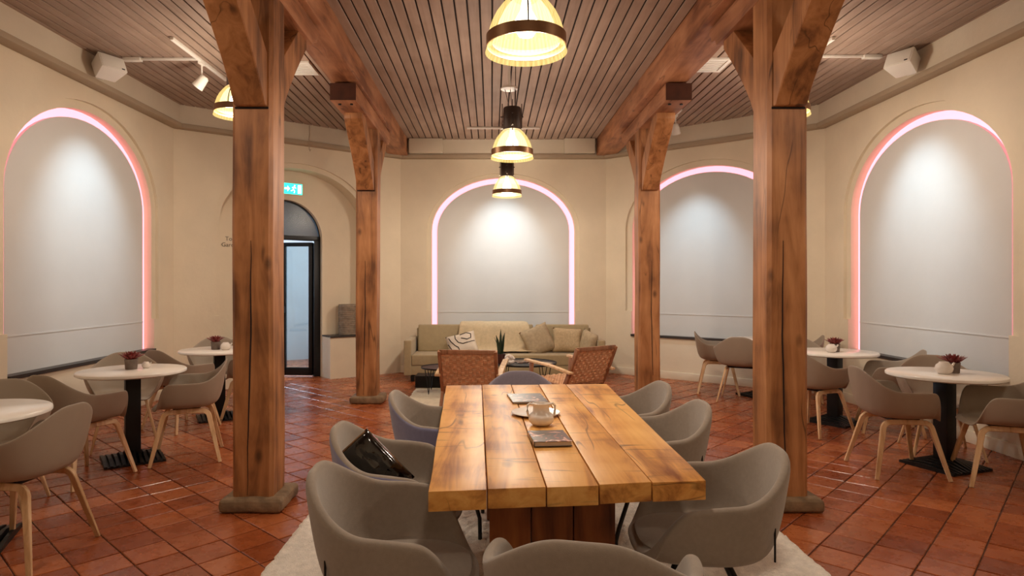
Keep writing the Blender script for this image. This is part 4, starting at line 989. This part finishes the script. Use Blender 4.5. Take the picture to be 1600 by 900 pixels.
def lounge_chair(x, y, rz, lab):
    t = thing('lounge_chair', (x, y, 0), rz, lab, 'chair', 'woven lounge chairs facing the sofa')
    sec = [(-0.016,-0.022),(0.016,-0.022),(0.016,0.022),(-0.016,0.022)]
    for sx in (-1, 1):
        obj('back_post', MB().sweep([(sx*0.285,-0.20,0.30),(sx*0.285,-0.32,0.53),(sx*0.285,-0.42,0.755)], sec, Vector((0,1,0))).mesh('back_post', bevel=0.006), M['walnut'], t)
        obj('front_leg', MB().sweep([(sx*0.30,0.36,0.0),(sx*0.30,0.31,0.30),(sx*0.30,0.285,0.565)], sec, Vector((0,1,0))).mesh('front_leg', bevel=0.006), M['walnut'], t)
        obj('rear_leg', MB().sweep([(sx*0.285,-0.42,0.0),(sx*0.285,-0.30,0.20),(sx*0.285,-0.20,0.33)], sec, Vector((0,1,0))).mesh('rear_leg', bevel=0.006), M['walnut'], t)
        obj('armrest', MB().sweep([(sx*0.315,-0.36,0.50),(sx*0.32,-0.05,0.55),(sx*0.325,0.36,0.58)], [(-0.030,-0.012),(0.030,-0.012),(0.030,0.012),(-0.030,0.012)], Vector((0,0,1))).mesh('armrest', bevel=0.006), M['oak'], t)
        obj('seat_rail', MB().sweep([(sx*0.27,-0.22,0.315),(sx*0.27,0.30,0.375)], sec, Vector((0,0,1))), M['walnut'], t)
    for z0, yy in ((0.745,-0.412), (0.36,-0.235)): obj('cross_rail', MB().box(-0.285, 0.285, yy-0.014, yy+0.014, z0-0.022, z0+0.022).mesh('cross_rail', bevel=0.006), M['walnut'], t)
    # woven back and seat: alternating raised squares of cane
    def weave(nx, nz, org, ux, uz, wn, name):
        m = MB()
        for i in range(nx):
            for j in range(nz):
                o_ = 0.004 if (i+j) % 2 else -0.004; c_ = org+ux*((i+0.5)/nx)+uz*((j+0.5)/nz); a = ux/nx*0.49; b = uz/nz*0.49
                top = [c_-a*0.75-b*0.75+wn*(o_+0.007), c_+a*0.75-b*0.75+wn*(o_+0.007), c_+a*0.75+b*0.75+wn*(o_+0.007), c_-a*0.75+b*0.75+wn*(o_+0.007)]
                bt_ = [c_-a-b-wn*0.004, c_+a-b-wn*0.004, c_+a+b-wn*0.004, c_-a+b-wn*0.004]
                bk = [c_-a*0.75-b*0.75-wn*(o_+0.011), c_+a*0.75-b*0.75-wn*(o_+0.011), c_+a*0.75+b*0.75-wn*(o_+0.011), c_-a*0.75+b*0.75-wn*(o_+0.011)]
                m.prism(bt_, top); m.prism(bk, bt_)
        tag(obj(name, m, M['rattan'], t), kind='stuff')
    weave(14, 11, Vector((-0.27,-0.245,0.375)), Vector((0.54,0,0)), Vector((0,-0.160,0.355)), Vector((0,0.91,0.41)), 'woven_back')
    weave(12, 12, Vector((-0.26,-0.21,0.33)), Vector((0.52,0,0)), Vector((0,0.50,0.055)), Vector((0,0,1)), 'woven_seat')
lounge_chair(-0.20, 6.80, face(0.10, 1), 'woven brown lounge chair with its back to the camera, left one')
lounge_chair(0.86, 7.08, face(-0.60, 0.80), 'woven brown lounge chair turned towards the sofa, right one')
def wire_table(x, y, r, h, lab):
    t = thing('coffee_table', (x, y, 0.012), 0, lab, 'table', 'black wire coffee tables')
    obj('tabletop', MB().lathe([(0.0,h-0.012),(r-0.004,h-0.012),(r,h-0.008),(r,h+0.008),(r-0.008,h+0.008),(r-0.010,h),(0.0,h)], 40).mesh('tabletop', smooth=True), M['black'], t)
    for k in range(4):
        a = PI/4+k*PI/2
        pts = [(0.92*r*math.cos(a-0.22), 0.92*r*math.sin(a-0.22), h-0.012), (0.86*r*math.cos(a), 0.86*r*math.sin(a), 0.006), (0.92*r*math.cos(a+0.22), 0.92*r*math.sin(a+0.22), h-0.012)]
        obj('wire_leg', MB().tube(pts, 0.006, 6), M['black'], t)
wire_table(-0.62, 8.35, 0.30, 0.33, 'small round black wire table left of the lounge chairs')
wire_table(0.42, 8.25, 0.42, 0.40, 'round black coffee table between the lounge chairs and the sofa')
tag(obj('black_box', MB().box(-0.22, 0.22, -0.15, 0.15, 0, 0.16).mesh('black_box', bevel=0.008), M['black'], loc=(-0.82, 8.86, 0.013)), 'low black box standing by the left end of the sofa', 'box')
sp_ = thing('snake_plant', (0.115, 8.18, 0.413), 0, 'upright dark green snake plant in a dark pot on the coffee table', 'plant')
obj('pot', MB().lathe([(0.0,0.0),(0.055,0.0),(0.065,0.12),(0.057,0.12),(0.053,0.10),(0.0,0.10)], 20).mesh('pot', smooth=True), M['darkpot'], sp_)
for k, (a, L_, ln) in enumerate(((0.2,0.30,0.12),(1.5,0.34,0.08),(2.6,0.24,0.32),(3.6,0.27,0.16),(4.6,0.22,0.22),(5.5,0.31,0.10),(0.9,0.20,0.25))):
    pts = [(0.02*math.cos(a)+ln*L_*q*q*math.cos(a), 0.02*math.sin(a)+ln*L_*q*q*math.sin(a), 0.09+L_*q) for q in (0,0.25,0.5,0.75,1.0)]
    obj('leaf', MB().sweep(pts, [(-0.022,0),(0,-0.005),(0.022,0),(0,0.005)], Vector((math.cos(a+0.7), math.sin(a+0.7), 0)), [0.6,0.95,1.0,0.75,0.08]).mesh('leaf', smooth=True), M['leaf'], sp_)
# knotted cushion-like ornament and papers on the coffee table
kn = MB(); pts = []
for i in range(60):
    a = i/60*4*PI; pts.append(((0.035+0.016*math.cos(1.5*a))*math.cos(a), 0.018*math.sin(1.5*a), 0.07+(0.035+0.016*math.cos(1.5*a))*math.sin(a)))
kn.tube(pts, 0.022, 8); tag(obj('knot_ornament', kn.mesh('knot_ornament', smooth=True), M['ceramic'], loc=(0.225, 8.0, 0.41)), 'white knotted ornament beside the snake plant', 'ornament')
for x, y, rz, w_, h_, zz, mt, lab in ((0.45, 8.30, 0.3, 0.30, 0.22, 0.415, 'cover', 'open magazine on the round coffee table'), (0.62, 8.12, -0.5, 0.26, 0.19, 0.415, 'paper', 'pale folded papers at the right of the coffee table')):
    t = thing('magazine', (x, y, zz), rz, lab, 'magazine', 'reading matter on the coffee table')
    obj('page', MB().prism([(-w_/2,-h_/2,0),(0,-h_/2,0),(0,h_/2,0),(-w_/2,h_/2,0)], [(-w_/2,-h_/2,0.006),(0,-h_/2,0.012),(0,h_/2,0.012),(-w_/2,h_/2,0.006)]), M[mt], t)
    obj('page', MB().prism([(0,-h_/2,0),(w_/2,-h_/2,0),(w_/2,h_/2,0),(0,h_/2,0)], [(0,-h_/2,0.012),(w_/2,-h_/2,0.006),(w_/2,h_/2,0.006),(0,h_/2,0.012)]), M['paper'], t)
# basket on the low wall beside the door
bk_ = W1.pt(W1.L*(1-0.255), SILL+0.014, 0.16)
m = MB(); prof = [(0.0,0.0),(0.13,0.0)]
for i in range(16): prof += [(0.137, 0.012+i*0.028), (0.131, 0.026+i*0.028)]
prof += [(0.128,0.465),(0.118,0.465),(0.116,0.02),(0.0,0.02)]
tag(obj('basket', m.lathe(prof, 28).mesh('basket', smooth=True, angle=30), M['basket'], loc=bk_), 'grey brown ribbed basket on the low wall beside the door', 'basket')
# cable hanging from the fascia near the alcove
cp = W1.pt(W1.L*(1-0.475), 0, -0.155)
tag(obj('hanging_cable', MB().tube([(0,0,3.70),(0.004,0,3.58),(-0.006,0.0,3.47),(0.0,0.0,3.36),(0.012,0,3.33),(0.02,0,3.36)], 0.006, 6).mesh('hanging_cable', smooth=True), M['trim'], loc=cp), 'thin cable hanging from the fascia above the alcove', 'cable')
